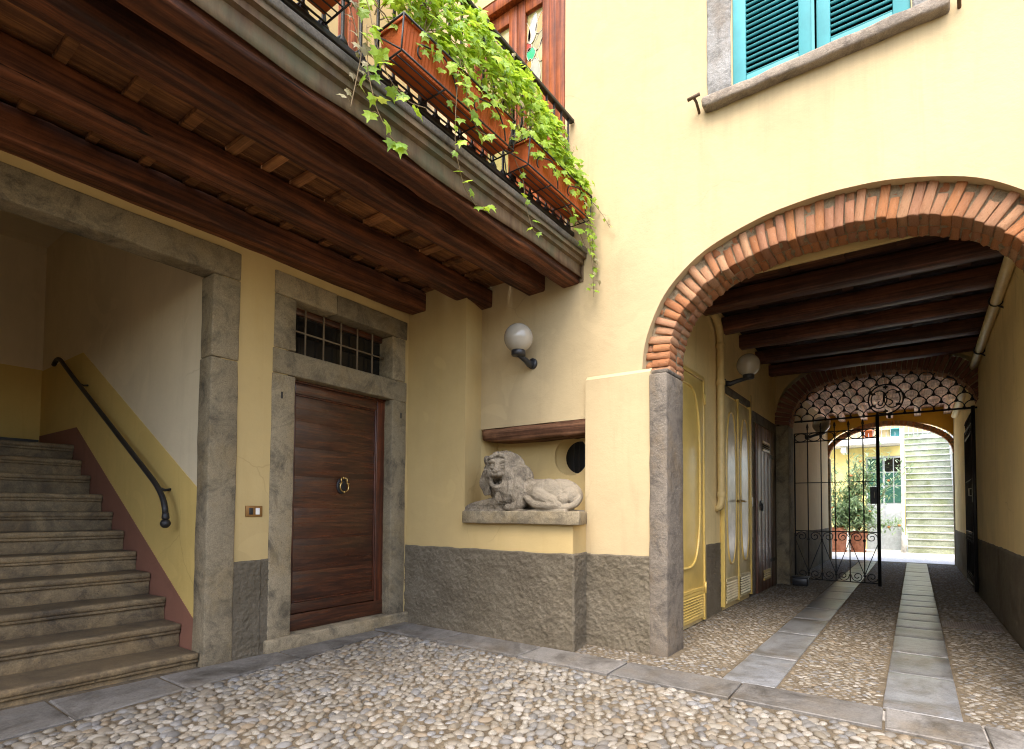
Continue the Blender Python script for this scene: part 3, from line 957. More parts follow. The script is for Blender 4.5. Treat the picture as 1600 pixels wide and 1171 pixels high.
# walls of the passage
pw = wall('passage_wall', 'yellow left wall of the passage holding the cupboard doors', (-1.95, 7, 0))
b = MB()
b.box(-2.1, -1.88, 4.55, 9.62, 0, 3.62)
b.box(-1.94, -1.70, 4.30, 4.56, 2.30, 3.5)
b.build('plaster', M['passage'], pw)
rough_panel('dado', M['dado'], pw, (-1.881, 5.80, -0.01), (0, 1, 0), (0, 0, 1), 0.68, 0.815, (1, 0, 0), 0.016, 0.010, 0.02, 6)
rough_panel('dado', M['dado'], pw, (-1.881, 7.77, -0.01), (0, 1, 0), (0, 0, 1), 0.33, 0.815, (1, 0, 0), 0.02, 0.010, 0.02, 7)
pr = wall('passage_wall', 'stained yellow right wall of the passage with brown rough base', (0.9, 8, 0))
b = MB()
b.box(0.74, 0.98, 4.55, 15.6, 0, 4.2)
b.build('plaster', M['passage'], pr)
rough_panel('dado', M['dado'], pr, (0.741, 15.4, -0.01), (0, -1, 0), (0, 0, 1), 10.8, 0.81, (-1, 0, 0), 0.034, 0.012, 0.02, 8)
# inner lintel wall behind the arch
b = MB()
b.box(-1.88, 0.74, 4.62, 4.655, 3.125, 3.62)
b.build('inner_lintel', M['yellow'], aw)

# stair hall --------------------------------------------------------------
sh = wall('stair_hall_wall', 'dim stair hall walls painted cream above ochre and brown bands', (-6.5, 1.9, 0))
b = MB()
b.box(-8.75, -4.46, 1.905, 2.05, 0, 4.3)        # right wall
b.box(-8.8, -8.58, -1.6, 1.95, 0, 4.3)          # back wall
b.box(-8.75, -4.46, -1.6, -1.35, 0, 4.3)          # left wall
b.box(-8.8, -4.46, -1.6, 2.05, 4.3, 4.45)       # ceiling
b.build('plaster', M['hall'], sh)
b = MB()
b.prism([(-4.462,1.9,0.32),(-4.462,1.9,1.312),(-7.136,1.9,2.791),(-8.58,1.9,2.80),(-8.58,1.9,2.0),(-7.255,1.9,2.0)], (0,0.006,0))
b.box(-8.58, -8.574, -1.35, 1.9, 1.75, 2.81)
b.build('ochre_band', M['ochre'], sh)
b = MB()
b.prism([(-4.465,1.896,-0.02),(-4.465,1.896,0.325),(-7.255,1.896,2.013),(-8.57,1.896,2.017),(-8.57,1.896,-0.02)], (0,0.008,0))
b.build('brown_skirting', M['brownpaint'], sh)
b = MB(); b.box(-8.572, -8.56, -1.35, 1.89, 1.7, 1.97); b.build('dark_skirting', M['black'], sh)

# gate cross wall ---------------------------------------------------------
GO = [(-1.44,2.58),(-1.42,2.87),(-1.32,3.18),(-1.08,3.40),(-0.72,3.52),(-0.35,3.57),(0,3.58)]
GI = [(-1.222,2.58),(-1.20,2.745),(-1.125,2.948),(-0.925,3.132),(-0.60,3.255),(-0.25,3.305),(0,3.312)]
XG = -0.455
GO = [(x+XG, z) for x, z in GO+[(-x, z) for x, z in GO[-2::-1]]]
GI = [(x+XG, z) for x, z in GI+[(-x, z) for x, z in GI[-2::-1]]]
GOS = [(p.x, p.z) for p in smooth_curve([(x, 0, z) for x, z in GO], 48, 3)]
GIS = [(p.x, p.z) for p in smooth_curve([(x, 0, z) for x, z in GI], 48, 3)]
gw = wall('gate_wall', 'yellow cross wall of the passage around the inner brick arch', (-0.45, 9.7, 0))
b = MB()
for i in range(len(GOS)-1):
    (xa, za), (xb, zb) = GOS[i], GOS[i+1]
    if xb-xa > 1e-4: spans_wall(b, [(xa, xb, za, zb, 4.1, 4.1)], 9.60, 9.94)
spans_wall(b, [(-2.1, GOS[0][0], 2.58, 2.58, 4.1, 4.1), (GOS[-1][0], 1.05, 0, 0, 4.1, 4.1)], 9.60, 9.94)
o = b.build('plaster', M['yellow'], gw); recalc(o)
b = MB()
b.box(-2.05, -1.79, 9.94, 15.6, 0, 4.2)
b.build('side_plaster', M['cream'], gw)
rough_panel('dado', M['dado'], gw, (-1.791, 9.96, -0.01), (0, 1, 0), (0, 0, 1), 5.5, 0.80, (1, 0, 0), 0.04, 0.012, 0.02, 9)
# far cross wall -----------------------------------------------------------
FO = [(-1.36,2.53),(-1.35,2.80),(-1.18,3.06),(-0.85,3.24),(-0.40,3.35),(0,3.385)]
FI = [(-1.25,2.53),(-1.23,2.72),(-1.07,2.93),(-0.78,3.10),(-0.38,3.24),(0,3.275)]
XF = -0.52
FO = [(x+XF, z) for x, z in FO+[(-x, z) for x, z in FO[-2::-1]]]
FI = [(x+XF, z) for x, z in FI+[(-x, z) for x, z in FI[-2::-1]]]
FOS = [(p.x, p.z) for p in smooth_curve([(x, 0, z) for x, z in FO], 40, 3)]
FIS = [(p.x, p.z) for p in smooth_curve([(x, 0, z) for x, z in FI], 40, 3)]
fw = wall('far_wall', 'bright yellow wall around the last arch at the passage end', (-0.5, 15.5, 0))
b = MB()
for i in range(len(FOS)-1):
    (xa, za), (xb, zb) = FOS[i], FOS[i+1]
    if xb-xa > 1e-4: spans_wall(b, [(xa, xb, za, zb, 4.2, 4.2)], 15.42, 15.58)
spans_wall(b, [(-9, FOS[0][0], 0, 0, 4.2, 4.2), (FOS[-1][0], 9, 0, 0, 4.2, 4.2)], 15.42, 15.58)
o = b.build('plaster', M['farwall'], fw); recalc(o)
b = MB()
b.gbox(-1.885, -1.745, 15.38, 15.60, 0, 2.53, 0.01, 0.4, 0.003)
b.build('stone_jamb', M['stone'], fw, True)
b = MB(); b.gbox(0.72, 0.86, 15.38, 15.60, 0, 2.53, 0.01, 0.4, 0.003); b.build('stone_jamb', M['stone'], fw, True)

# unseen walls added around the camera side to shape the courtyard light
ow = wall('added_opposite_wall', 'unseen cream wall added on the far right, kept low to shape the courtyard light', (8, 0, 0))
b = MB(); b.box(8.0, 8.2, -10.2, 4.2, 0, 3.0); b.build('plaster', M['hall'], ow)
bw = wall('added_rear_wall', 'unseen cream wall added behind the viewer, kept low to let sky light in', (0, -10, 0))
b = MB(); b.box(-4.5, 8.2, -10.2, -10.0, 0, 3.0); b.build('plaster', M['hall'], bw)

# ------------------------------------------------------------------ brick arches
def brick_variant(seed, amp=0.075):
    b = MB().gbox(-0.5, 0.5, -0.5, 0.5, -0.5, 0.5, 0.045, 0.5, 0.0)
    vs = []
    for p in b.v:
        w = Vector((nz(p, 1.6, seed), nz(p, 1.6, seed+9), nz(p, 1.6, seed+19)))+0.5*Vector((nz(p, 4, seed+3), nz(p, 4, seed+13), nz(p, 4, seed+23)))
        vs.append(p+w*amp)
    return vs, b.f
BR = [brick_variant(i*3.3) for i in range(10)]
def brick_meshes(mat): return [mesh('brick', v, f, mat, True) for v, f in BR]
BM1, BM2 = brick_meshes(M['brick']), brick_meshes(M['shadebrick'])
def brick(meshes, parent, c, size, ang, jit=0.004):
    o = bpy.data.objects.new('brick', rnd.choice(meshes))
    o.rotation_euler = (rnd.uniform(-0.02, 0.02), ang+rnd.uniform(-0.03, 0.03), rnd.uniform(-0.03, 0.03))
    o.scale = (size[0], size[1], size[2])
    o.location = (c[0]+rnd.uniform(-jit, jit), c[1]+rnd.uniform(-jit, jit), c[2]+rnd.uniform(-jit, jit))
    return link(o, parent)
def frames(curve, n):
    P, L = resample([(x, 0, z) for x, z in curve], n*2)
    out = []
    for i in range(n):
        a, m, b5 = P[2*i], P[2*i+1], P[2*i+2]
        t = (b5-a).normalized()
        out.append((m, math.atan2(-t.z, t.x), Vector((-t.z, 0, t.x)), L/n))
    return out
def arch_core(name, inner, outer, y0, y1, mat, parent, n=60, rough=0.0):
    A, _ = resample([(x, 0, z) for x, z in inner], n)
    Bq, _ = resample([(x, 0, z) for x, z in outer], n)
    vs = []; fs = []
    K = 4
    for i in range(n+1):
        for k in range(K+1):
            p = A[i].lerp(Bq[i], k/K)
            d = noise.noise(p*14)*rough
            vs.append((p.x, y0+d, p.z))
    for i in range(n):
        for k in range(K):
            a = i*(K+1)+k
            fs.append((a, a+1, a+K+2, a+K+1))
    o2 = len(vs)
    for i in range(n+1):
        vs.append((A[i].x, y1, A[i].z)); vs.append((Bq[i].x, y1, Bq[i].z))
    for i in range(n):
        a = i*(K+1); c = o2+i*2
        fs.append((a, a+K+1, c+2, c))
        fs.append((c, c+2, c+3, c+1))
        fs.append((a+K, c+1, c+3, a+K+K+1))
    ob = mobj(name, mesh(name, vs, fs, mat, False), parent)
    recalc(ob)
    return ob

# first arch
ba = thing('brick_arch', 'rough orange brick arch over the near passage mouth', 'arch', (-0.5, 4.4, 2.3))
def offset_curve(curve, d):
    P, _ = resample([(x, 0, z) for x, z in curve], 80)
    out = []
    for i, p in enumerate(P):
        t = (P[min(i+1, 80)]-P[max(i-1, 0)]).normalized()
        q = p+Vector((-t.z, 0, t.x))*d
        out.append((q.x, q.z))
    return out
arch_core('mortar_core', offset_curve(INNS, 0.008), OUTS, 4.284, 4.60, M['rubble'], ba, 70, 0.014)
N1 = 54
for i, (m, ang, nrm, L) in enumerate(frames(INNS, N1)):
    zo = None
    # room up to the plaster edge
    ring = 0.235
    w = L*rnd.uniform(0.90, 1.0)
    y0 = 4.264+rnd.uniform(-0.009, 0.009)
    dpt = 0.165
    if (i % 2 == 0) == (rnd.random() < 0.85):
        h = ring*rnd.uniform(0.86, 1.05)
        c = m+nrm*(h/2+rnd.uniform(-0.006, 0.004)); brick(BM1, ba, (c.x, y0+dpt/2, c.z), (w, dpt, h), ang)
    else:
        h1 = rnd.uniform(0.13, 0.165)
        c = m+nrm*(h1/2+rnd.uniform(-0.006, 0.004)); brick(BM1, ba, (c.x, y0+dpt/2, c.z), (w, dpt, h1), ang)
        h2 = ring-h1-0.012
        c = m+nrm*(h1+0.01+h2/2); brick(BM1, ba, (c.x, y0+0.02+dpt/2, c.z), (w*rnd.uniform(0.85, 1.0), dpt, h2), ang, 0.006)
    c = m+nrm*0.11; brick(BM1, ba, (c.x, y0+dpt+0.012+0.08, c.z), (w*rnd.uniform(0.92, 1.02), 0.155, 0.22), ang)
    # stray chips in the gap over the ring
    if rnd.random() < 0.45 and 6 < i < N1-6:
        hh = rnd.uniform(0.02, 0.045)
        c = m+nrm*(ring+0.012+hh/2)
        brick(BM1, ba, (c.x, y0+0.05, c.z), (w*rnd.uniform(0.5, 0.95), 0.07, hh), ang+rnd.uniform(-0.2, 0.2), 0.006)
# stone pier under the left springing
sp = thing('stone_pier', 'grey granite jamb standing under the left foot of the near brick arch', 'stone pier', (-1.7, 4.3, 0))
part_box('pillar', M['granite'], sp, -1.782, -1.628, 4.150, 4.53, -0.02, 2.285, r=0.012, seg=0.12, amp=0.007)
part_box('cap', M['granite'], sp, -1.80, -1.632, 4.19, 4.50, 2.287, 2.325, r=0.01, seg=0.1, amp=0.006)
sp2 = thing('stone_pier', 'grey granite jamb under the right foot of the near brick arch', 'stone pier', (0.75, 4.3, 0))
part_box('pillar', M['granite'], sp2, 0.652, 0.885, 4.150, 4.53, -0.02, 2.285, r=0.012, seg=0.12, amp=0.007)

# inner arch at the gate
ga = thing('brick_arch', 'brick arch over the iron gate in the middle of the passage, its front coloured darker for shade', 'arch', (-0.45, 9.75, 2.58))
arch_core('mortar_core', offset_curve(GIS, 0.012), offset_curve(GIS, 0.235), 9.575, 9.945, M['rubble'], ga, 60, 0.0)
for i, (m, ang, nrm, L) in enumerate(frames(GIS, 50)):
    w = L*0.86
    c = m+nrm*0.118; brick(BM2, ga, (c.x, 9.545+0.06, c.z), (w, 0.115, 0.232), ang, 0.002)  # front faces of the same bricks, in the shaded copy
    for k in range(2):
        d = 0.06*((i+k) % 2)
        c = m+nrm*(0.055); brick(BM1, ga, (c.x, 9.675+k*0.122+0.06, c.z), (w, 0.112, 0.11), ang, 0.003)
    c = m+nrm*0.055; brick(BM1, ga, (c.x, 9.925+0.02, c.z), (w, 0.06, 0.11), ang, 0.003)
# stone jamb of the gate arch
gp = thing('stone_pier', 'grey stone jamb left of the iron gate', 'stone pier', (-1.75, 9.75, 0))
part_box('pillar', M['stone'], gp, -1.90, -1.676, 9.53, 9.96, -0.02, 2.58, r=0.012, seg=0.25, amp=0.005)
gp2 = thing('stone_pier', 'grey stone jamb on the right side behind the open gate leaf', 'stone pier', (0.78, 9.75, 0))
part_box('pillar', M['stone'], gp2, 0.765, 0.90, 9.53, 9.96, -0.02, 2.58, r=0.012, seg=0.25, amp=0.003)
# far arch
fa = thing('brick_arch', 'thin orange brick arch at the bright far end of the passage', 'arch', (-0.52, 15.5, 2.53))
arch_core('mortar_core', offset_curve(FIS, 0.006), offset_curve(FIS, 0.112), 15.405, 15.585, M['rubble'], fa, 40, 0.0)
for i, (m, ang, nrm, L) in enumerate(frames(FIS, 40)):
    c = m+nrm*0.055; brick(BM1, fa, (c.x, 15.385+0.06, c.z), (L*0.86, 0.12, 0.112), ang, 0.002)

# ------------------------------------------------------------------ stair opening
sd_ = thing('stone_doorway', 'broad grey stone surround of the open stair hall, widened out of view for light', 'stone doorway', (-4.28, 1.9, 0))
part_box('lintel', M['stone'], sd_, -4.455, -4.268, -1.5, 2.093, 2.928, 3.142, r=0.012, seg=0.12, amp=0.006)
part_box('jamb_block', M['stone'], sd_, -4.452, -4.270, 1.888, 2.09, 2.30, 2.922, r=0.010, seg=0.1, amp=0.006)
part_box('jamb_block', M['stone'], sd_, -4.458, -4.269, 1.886, 2.088, -0.02, 2.294, r=0.010, seg=0.12, amp=0.006)
part_box('jamb_block', M['stone'], sd_, -4.452, -4.270, -1.2, -1.0, -0.02, 2.922, r=0.010, seg=0.12, amp=0.006)  # unseen left jamb, moved out with the opening to brighten the hall

stair = thing('stone_staircase', 'worn stone staircase climbing into the dim hall', 'staircase', (-5.5, 1.0, 0))
xn = [-4.315, -4.648, -4.933, -5.237, -5.536, -5.829, -6.119, -6.395, -6.744, -7.022, -7.285]
zn = [0.108, 0.276, 0.451, 0.629, 0.791, 0.962, 1.127, 1.294, 1.482, 1.656, 1.825]
for i in range(len(xn)):
    z1 = zn[i]; z0 = zn[i-1] if i else -0.03
    xend = xn[i+1]-0.05 if i+1 < len(xn) else -8.58
    ye = 1.894 if i else 1.880
    b = MB()
    sd0 = i*1.7
    b.gbox(xend, xn[i], -1.35, ye, z1-0.052, z1, 0.016, 0.10, 0.005, sd0, freq=3.5)
    b.gbox(xend, xn[i]-0.012, -1.35, ye-0.003, z1-0.072, z1-0.046, 0.006, 0.2, 0.003, sd0+2)
    b.gbox(xend, xn[i]-0.030, -1.35, ye-0.002, z0-0.03, z1-0.068, 0.004, 0.12, 0.005, sd0+4)
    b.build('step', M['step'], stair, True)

hr = thing('stair_handrail', 'black iron handrail with ball end on the stair wall', 'handrail', (-4.7, 1.83, 1.0))
yr = 1.80
rail = [(-7.70,yr,2.72),(-7.63,yr,2.775),(-7.50,yr,2.765),(-7.40,yr,2.70),(-7.0,yr,2.475),(-5.0,yr,1.385),(-4.90,yr,1.325),(-4.80,yr,1.245),(-4.755,yr,1.165),(-4.748,yr,1.11)]
sm = smooth_curve(rail, 60, 2)
kx = 1.80/1.9
MB().tube(sm, 0.021, 10).build('bar', M['iron'], hr, True)
MB().lathe([(0.024,0.0),(0.027,0.012),(0.024,0.045),(0.016,0.052)], (-4.748, yr, 1.075), 12).build('collar', M['iron'], hr, True)
MB().sphere((-4.748, yr, 1.043), 0.036, 14, 10).build('ball_end', M['iron'], hr, True)
for (x, z) in ((-4.93, 1.335), (-6.95, 2.44)):
    MB().tube([(x, yr, z-0.005), (x, 1.86, z-0.03), (x, 1.905, z-0.02)], 0.011, 8).build('bracket', M['iron'], hr, True)

# ------------------------------------------------------------------ brown door
ds = thing('stone_doorway', 'grey stone surround with transom window around the brown wooden door', 'stone doorway', tuple(dw(0.8, 0)))
def dpart(name, mat, parent, s0, s1, z0, z1, n0, n1, r=0.01, seg=0.12, amp=0.005, **kw):
    return part_box(name, mat, parent, n0, n1, s0, s1, z0, z1, r=r, seg=seg, amp=amp, mw=DW, **kw)
dpart('jamb_block', M['stone'], ds, 0.062, 0.264, 0.10, 2.276, -0.27, 0.014)
dpart('jamb_block', M['stone'], ds, 1.343, 1.537, 0.09, 2.280, -0.27, 0.014)
dpart('lintel', M['stone'], ds, 0.064, 1.537, 2.280, 2.486, -0.27, 0.016)
dpart('jamb_block', M['stone'], ds, 0.070, 0.264, 2.490, 2.934, -0.27, 0.013)
dpart('jamb_block', M['stone'], ds, 1.343, 1.522, 2.490, 2.930, -0.27, 0.013)
dpart('lintel', M['stone'], ds, 0.070, 0.665, 2.937, 3.128, -0.27, 0.015)
dpart('lintel', M['stone'], ds, 0.669, 1.540, 2.936, 3.124, -0.27, 0.015)
dpart('threshold', M['stone'], ds, 0.035, 1.575, -0.025, 0.112, -0.30, 0.055, 0.014)
for (s_, z_) in ((0.143, 2.10), (1.462, 2.132)):
    MB().box(-0.002, 0.006, s_-0.008, s_+0.008, z_-0.03, z_+0.03)
    b = MB(); t = MB().gbox(0.008, 0.018, s_-0.008, s_+0.008, z_-0.028, z_+0.028, 0.003, 0.1, 0.001); b.add([DW @ p for p in t.v], t.f)
    b.build('iron_pin', M['iron'], ds)
# transom window
tw = thing('transom_window', 'small barred transom window of twelve dark panes over the brown door', 'window', tuple(dw(0.85, 2.49, -0.12)))
dpart('frame', M['door'], tw, 0.25, 1.36, 2.88, 2.945, -0.20, -0.15, 0.004, 0.4, 0.001)
dpart('frame', M['door'], tw, 0.25, 1.36, 2.47, 2.50, -0.20, -0.15, 0.004, 0.4, 0.001)
sg = [0.262, 0.438, 0.625, 0.815, 1.005, 1.19, 1.345]
for i in range(6):
    for (za, zb) in ((2.495, 2.71), (2.715, 2.90)):
        t = MB().box(-0.188, -0.182, sg[i], sg[i+1]-0.003, za, zb)
        b = MB(); b.add([DW @ p for p in t.v], t.f); b.build('pane', M['glass'], tw)
for i in range(1, 6):
    MB().tube([dw(sg[i], 2.47, -0.12), dw(sg[i], 2.95, -0.12)], 0.0082, 8).build('bar', M['bar'], tw, True)
MB().tube([dw(0.25, 2.715, -0.118), dw(1.36, 2.715, -0.118)], 0.0075, 8).build('bar', M['bar'], tw, True)
# leaf
wd = thing('wooden_door', 'closed dark brown panelled wooden door with brass ring knocker', 'door', tuple(dw(0.8, 0.112, -0.1)))
dpart('stile', M['doorz'], wd, 0.245, 0.335, 0.118, 2.262, -0.16, -0.096, 0.004, 0.6, 0.001)
dpart('stile', M['doorz'], wd, 1.245, 1.352, 0.118, 2.262, -0.16, -0.096, 0.004, 0.6, 0.001)
dpart('top_rail', M['door'], wd, 0.336, 1.244, 2.165, 2.262, -0.16, -0.097, 0.004, 0.5, 0.001)
dpart('bottom_rail', M['door'], wd, 0.336, 1.244, 0.262, 0.352, -0.16, -0.097, 0.004, 0.5, 0.001)
dpart('kick_board', M['door'], wd, 0.25, 1.35, 0.116, 0.256, -0.15, -0.088, 0.005, 0.5, 0.001)
pz = [0.366, 0.62, 0.90, 1.17, 1.45, 1.70, 1.93, 2.155]
for i in range(len(pz)-1):
    dpart('panel_board', M['door'], wd, 0.352, 1.228, pz[i], pz[i+1]-0.0004, -0.145, -0.112+rnd.uniform(-0.0003, 0.0003), 0.0006, 0.5, 0.0003)
for (a, b6, c, d) in ((0.336, 0.351, 0.353, 2.164), (1.229, 1.244, 0.353, 2.164), (0.351, 1.229, 2.150, 2.164), (0.351, 1.229, 0.353, 0.367)):
    dpart('moulding', M['doorz'], wd, a, b6, c, d, -0.14, -0.100, 0.005, 0.6, 0.0)
dpart('frame_head', M['doorz'], wd, 0.25, 1.36, 2.262, 2.285, -0.2, -0.085, 0.003, 0.6, 0.0)
# knocker
kc, kz = 0.838, 1.372
ring = []
for i in range(25):
    a = R(-235)+R(290)*i/24
    ring.append(dw(kc+0.047*math.cos(a), kz+0.047*math.sin(a), -0.062))
kn = MB().tube(ring, 0.0065, 8)
for sgn in (-1, 1):
    kn.tube([dw(kc+sgn*0.028, kz+0.038, -0.062), dw(kc+sgn*0.034, kz+0.066, -0.066), dw(kc+sgn*0.03, kz+0.083, -0.07), dw(kc+sgn*0.008, kz+0.083, -0.074)], 0.006, 8)
    kn.tube([dw(kc+sgn*0.028, kz+0.037, -0.062), dw(kc+sgn*0.058, kz+0.03, -0.06)], 0.005, 6)
kn.sphere(dw(kc, kz+0.083, -0.078), 0.014, 10, 8)
kn.sphere(dw(kc, kz-0.048, -0.062), 0.011, 10, 8)
kn.build('knocker', M['brass'], wd, True)
MB().sphere(dw(kc, kz+0.01, -0.104), (0.012, 0.055, 0.075), 14, 10).build('knocker_plate', M['iron'], wd, True)
b = MB(); t = MB().gbox(-0.097, -0.090, 0.262, 0.278, 1.09, 1.17, 0.003, 0.1, 0.0); b.add([DW @ p for p in t.v], t.f)
b.build('keyhole_plate', M['iron'], wd)
# doorbell plate on the yellow strip
pb = thing('doorbell_plate', 'bronze doorbell plate with two buttons on the yellow wall strip', 'doorbell', (-4.285, 2.235, 1.14))
part_box('plate', M['bronze'], pb, -4.290, -4.274, 2.17, 2.302, 1.098, 1.184, r=0.004, seg=0.2, amp=0)
part_box('button', M['black'], pb, -4.276, -4.269, 2.194, 2.226, 1.115, 1.167, r=0.003, seg=0.2, amp=0)
part_box('button', M['white'], pb, -4.276, -4.269, 2.246, 2.278, 1.115, 1.167, r=0.003, seg=0.2, amp=0)

# ------------------------------------------------------------------ niche things
ls = thing('stone_shelf', 'grey stone shelf slab under the lion statue', 'shelf', (-2.9, 4.0, 1.05))
b = MB()
t = MB().gbox(0, 1, 3.795, 4.47, 1.042, 1.154, 0.008, 0.05, 0.0)
v = []
for p in t.v:
    f = (p.y-3.8)/0.40
    xl = -3.513-0.10*min(1, max(0, f)); xr = -2.232-0.152*min(1, max(0, f))
    q = Vector((xl+(xr-xl)*p.x, p.y, p.z))
    q += Vector((nz(q, 8, 1), nz(q, 8, 2), nz(q, 8, 3)))*0.004
    v.append(q)
# refine along x
b = MB()
N = 16
for i in range(N):
    pass
b.add(v, t.f)
b.build('slab', M['stone'], ls, True)
nb = thing('timber_lintel', 'rough dark timber lintel across the top of the lion recess', 'beam', (-3.0, 4.2, 1.85))
b = MB()
k = 26
vs = []; fs = []
for i in range(k+1):
    x = -3.604+(1.216)*i/k
    top = 1.985-0.004*math.sin(i*0.5)+0.004*noise.noise(Vector((x*5, 0, 3)))
    bot = 1.862-0.022*math.sin(PI*i/k)+0.010*noise.noise(Vector((x*4, 2, 0)))+(-0.012 if i > k*0.8 else 0)
    mid = (top+bot)/2; hz = (top-bot)/2
    for j in range(12):
        a = 2*PI*j/12
        e = 0.32
        ca, sa = math.cos(a), math.sin(a)
        y = 4.32+0.135*math.copysign(abs(ca)**e, ca)
        z = mid+hz*math.copysign(abs(sa)**e, sa)
        d = 0.006*noise.noise(Vector((x*3, y*20, z*20)))
        vs.append((x, y+d, z+d))
for i in range(k):
    for j in range(12):
        j2 = (j+1) % 12
        fs.append((i*12+j, i*12+j2, (i+1)*12+j2, (i+1)*12+j))
fs.append(tuple(range(12))[::-1]); fs.append(tuple(k*12+j for j in range(12)))
o = mobj('timber', mesh('timber', vs, fs, M['lintelwood'], True), nb)
recalc(o)

# lion ----------------------------------------------------------------------
lion = thing('lion_statue', 'pale carved stone lion lying in the wall recess with its mouth open', 'statue', (-2.95, 4.0, 1.155))
b = MB()
LO = Vector((-3.555, 3.985, 1.155))
def L3(u, v, w): return LO+Vector((u, v, w))
def ell(u, v, w, a, bb, c, rx=0, ry=0, rz=0):
    mw = Matrix.Rotation(R(rz), 3, 'Z') @ Matrix.Rotation(R(ry), 3, 'Y') @ Matrix.Rotation(R(rx), 3, 'X')
    b.sphere(L3(u, v, w), (a, bb, c), 20, 14, mw)
def limb(pts, rs, n=12):
    P = [L3(*p) for p in pts]
    Q = smooth_curve(P, 16, 2)
    rr = []
    for i in range(17):
        t = i/16*(len(rs)-1); j = min(int(t), len(rs)-2)
        rr.append(rs[j]+(rs[j+1]-rs[j])*(t-j))
    b.tube(Q, rr, n)
    b.sphere(Q[0], rs[0]*0.98, 12, 8); b.sphere(Q[-1], rs[-1]*0.98, 12, 8)
# trunk
ell(0.80, 0.03, 0.145, 0.34, 0.125, 0.145, 0, 4)
ell(0.60, 0.02, 0.16, 0.20, 0.13, 0.165)
ell(1.02, 0.03, 0.145, 0.20, 0.135, 0.14, 0, 8)
# haunch and thigh towards the viewer
ell(0.96, -0.075, 0.165, 0.135, 0.075, 0.115, 0, 25)
limb([(0.90,-0.10,0.21),(0.86,-0.13,0.15),(0.98,-0.14,0.10),(1.10,-0.12,0.06)], [0.06,0.068,0.055,0.045])
limb([(1.10,-0.12,0.05),(1.0,-0.15,0.05),(0.88,-0.155,0.055),(0.79,-0.15,0.10)], [0.05,0.046,0.042,0.036])
ell(0.775, -0.15, 0.115, 0.045, 0.035, 0.025, 0, 10)
# rump and tail
ell(1.12, 0.0, 0.12, 0.10, 0.11, 0.10)
limb([(1.16,0.03,0.15),(1.225,-0.02,0.11),(1.225,-0.09,0.055),(1.16,-0.13,0.03),(1.08,-0.135,0.03)], [0.03,0.03,0.028,0.028,0.032])
ell(1.12, -0.12, 0.10, 0.06, 0.04, 0.05)
# chest, far fore leg and near fore leg
ell(0.45, 0.01, 0.15, 0.15, 0.12, 0.15)
limb([(0.50,-0.03,0.08),(0.36,-0.05,0.075),(0.20,-0.05,0.055),(0.06,-0.05,0.038)], [0.08,0.062,0.05,0.042])
ell(0.045, -0.055, 0.034, 0.055, 0.05, 0.034)
for i in range(4): ell(0.006+0.004*abs(i-1.5), -0.092+0.025*i, 0.024, 0.018, 0.013, 0.02)
limb([(0.50,0.08,0.08),(0.36,0.09,0.07),(0.22,0.085,0.05),(0.13,0.08,0.04)], [0.07,0.06,0.05,0.042])
limb([(0.66,-0.09,0.12),(0.70,-0.13,0.07),(0.64,-0.15,0.035),(0.56,-0.155,0.03)], [0.075,0.055,0.04,0.034])
ell(0.575, -0.16, 0.027, 0.055, 0.032, 0.026)
# plinth skin
b.gbox(*[LO.x+0.05, LO.x+1.18, LO.y-0.172, LO.y+0.16, LO.z-0.02, LO.z+0.012], 0.006, 0.2, 0.002)
# head (built facing the viewer, then turned a little)
hx, hy, hz_ = 0.375, -0.03, 0.375
mr = random.Random(5)
def lock(p0, p1, p2, r0):
    limb([p0, p1, p2], [r0*0.8, r0, r0*0.5], 8)
HB = len(b.v)
ell(hx, hy, hz_, 0.118, 0.13, 0.145)
ell(hx, hy-0.075, hz_+0.005, 0.100, 0.080, 0.118)
ell(hx, hy-0.150, hz_-0.030, 0.052, 0.055, 0.040)             # muzzle
ell(hx-0.027, hy-0.172, hz_-0.042, 0.034, 0.034, 0.027)
ell(hx+0.027, hy-0.172, hz_-0.042, 0.034, 0.034, 0.027)
limb([(hx, hy-0.135, hz_+0.075), (hx, hy-0.165, hz_+0.02), (hx, hy-0.195, hz_-0.012)], [0.030, 0.027, 0.026])   # nose bridge
ell(hx, hy-0.203, hz_-0.016, 0.033, 0.020, 0.016)             # nose
ell(hx, hy-0.125, hz_-0.160, 0.052, 0.060, 0.026)             # lower jaw
ell(hx, hy-0.095, hz_-0.170, 0.058, 0.070, 0.050)
ell(hx, hy-0.150, hz_-0.172, 0.030, 0.022, 0.028)             # chin tuft
for sx in (-1, 1):
    limb([(hx+sx*0.018, hy-0.150, hz_+0.068), (hx+sx*0.050, hy-0.146, hz_+0.082), (hx+sx*0.084, hy-0.115, hz_+0.068)], [0.017, 0.020, 0.015])   # brow
    ell(hx+sx*0.050, hy-0.140, hz_+0.040, 0.019, 0.016, 0.014)     # eye
    limb([(hx+sx*0.030, hy-0.146, hz_+0.020), (hx+sx*0.055, hy-0.146, hz_+0.016), (hx+sx*0.080, hy-0.128, hz_+0.026)], [0.008, 0.010, 0.008])
    ell(hx+sx*0.074, hy-0.105, hz_-0.030, 0.042, 0.050, 0.055)     # cheek
    limb([(hx+sx*0.055, hy-0.140, hz_-0.065), (hx+sx*0.068, hy-0.125, hz_-0.105), (hx+sx*0.045, hy-0.130, hz_-0.155)], [0.020, 0.022, 0.020])  # mouth corner
    ell(hx+sx*0.128, hy-0.03, hz_+0.095, 0.034, 0.028, 0.045)      # ear
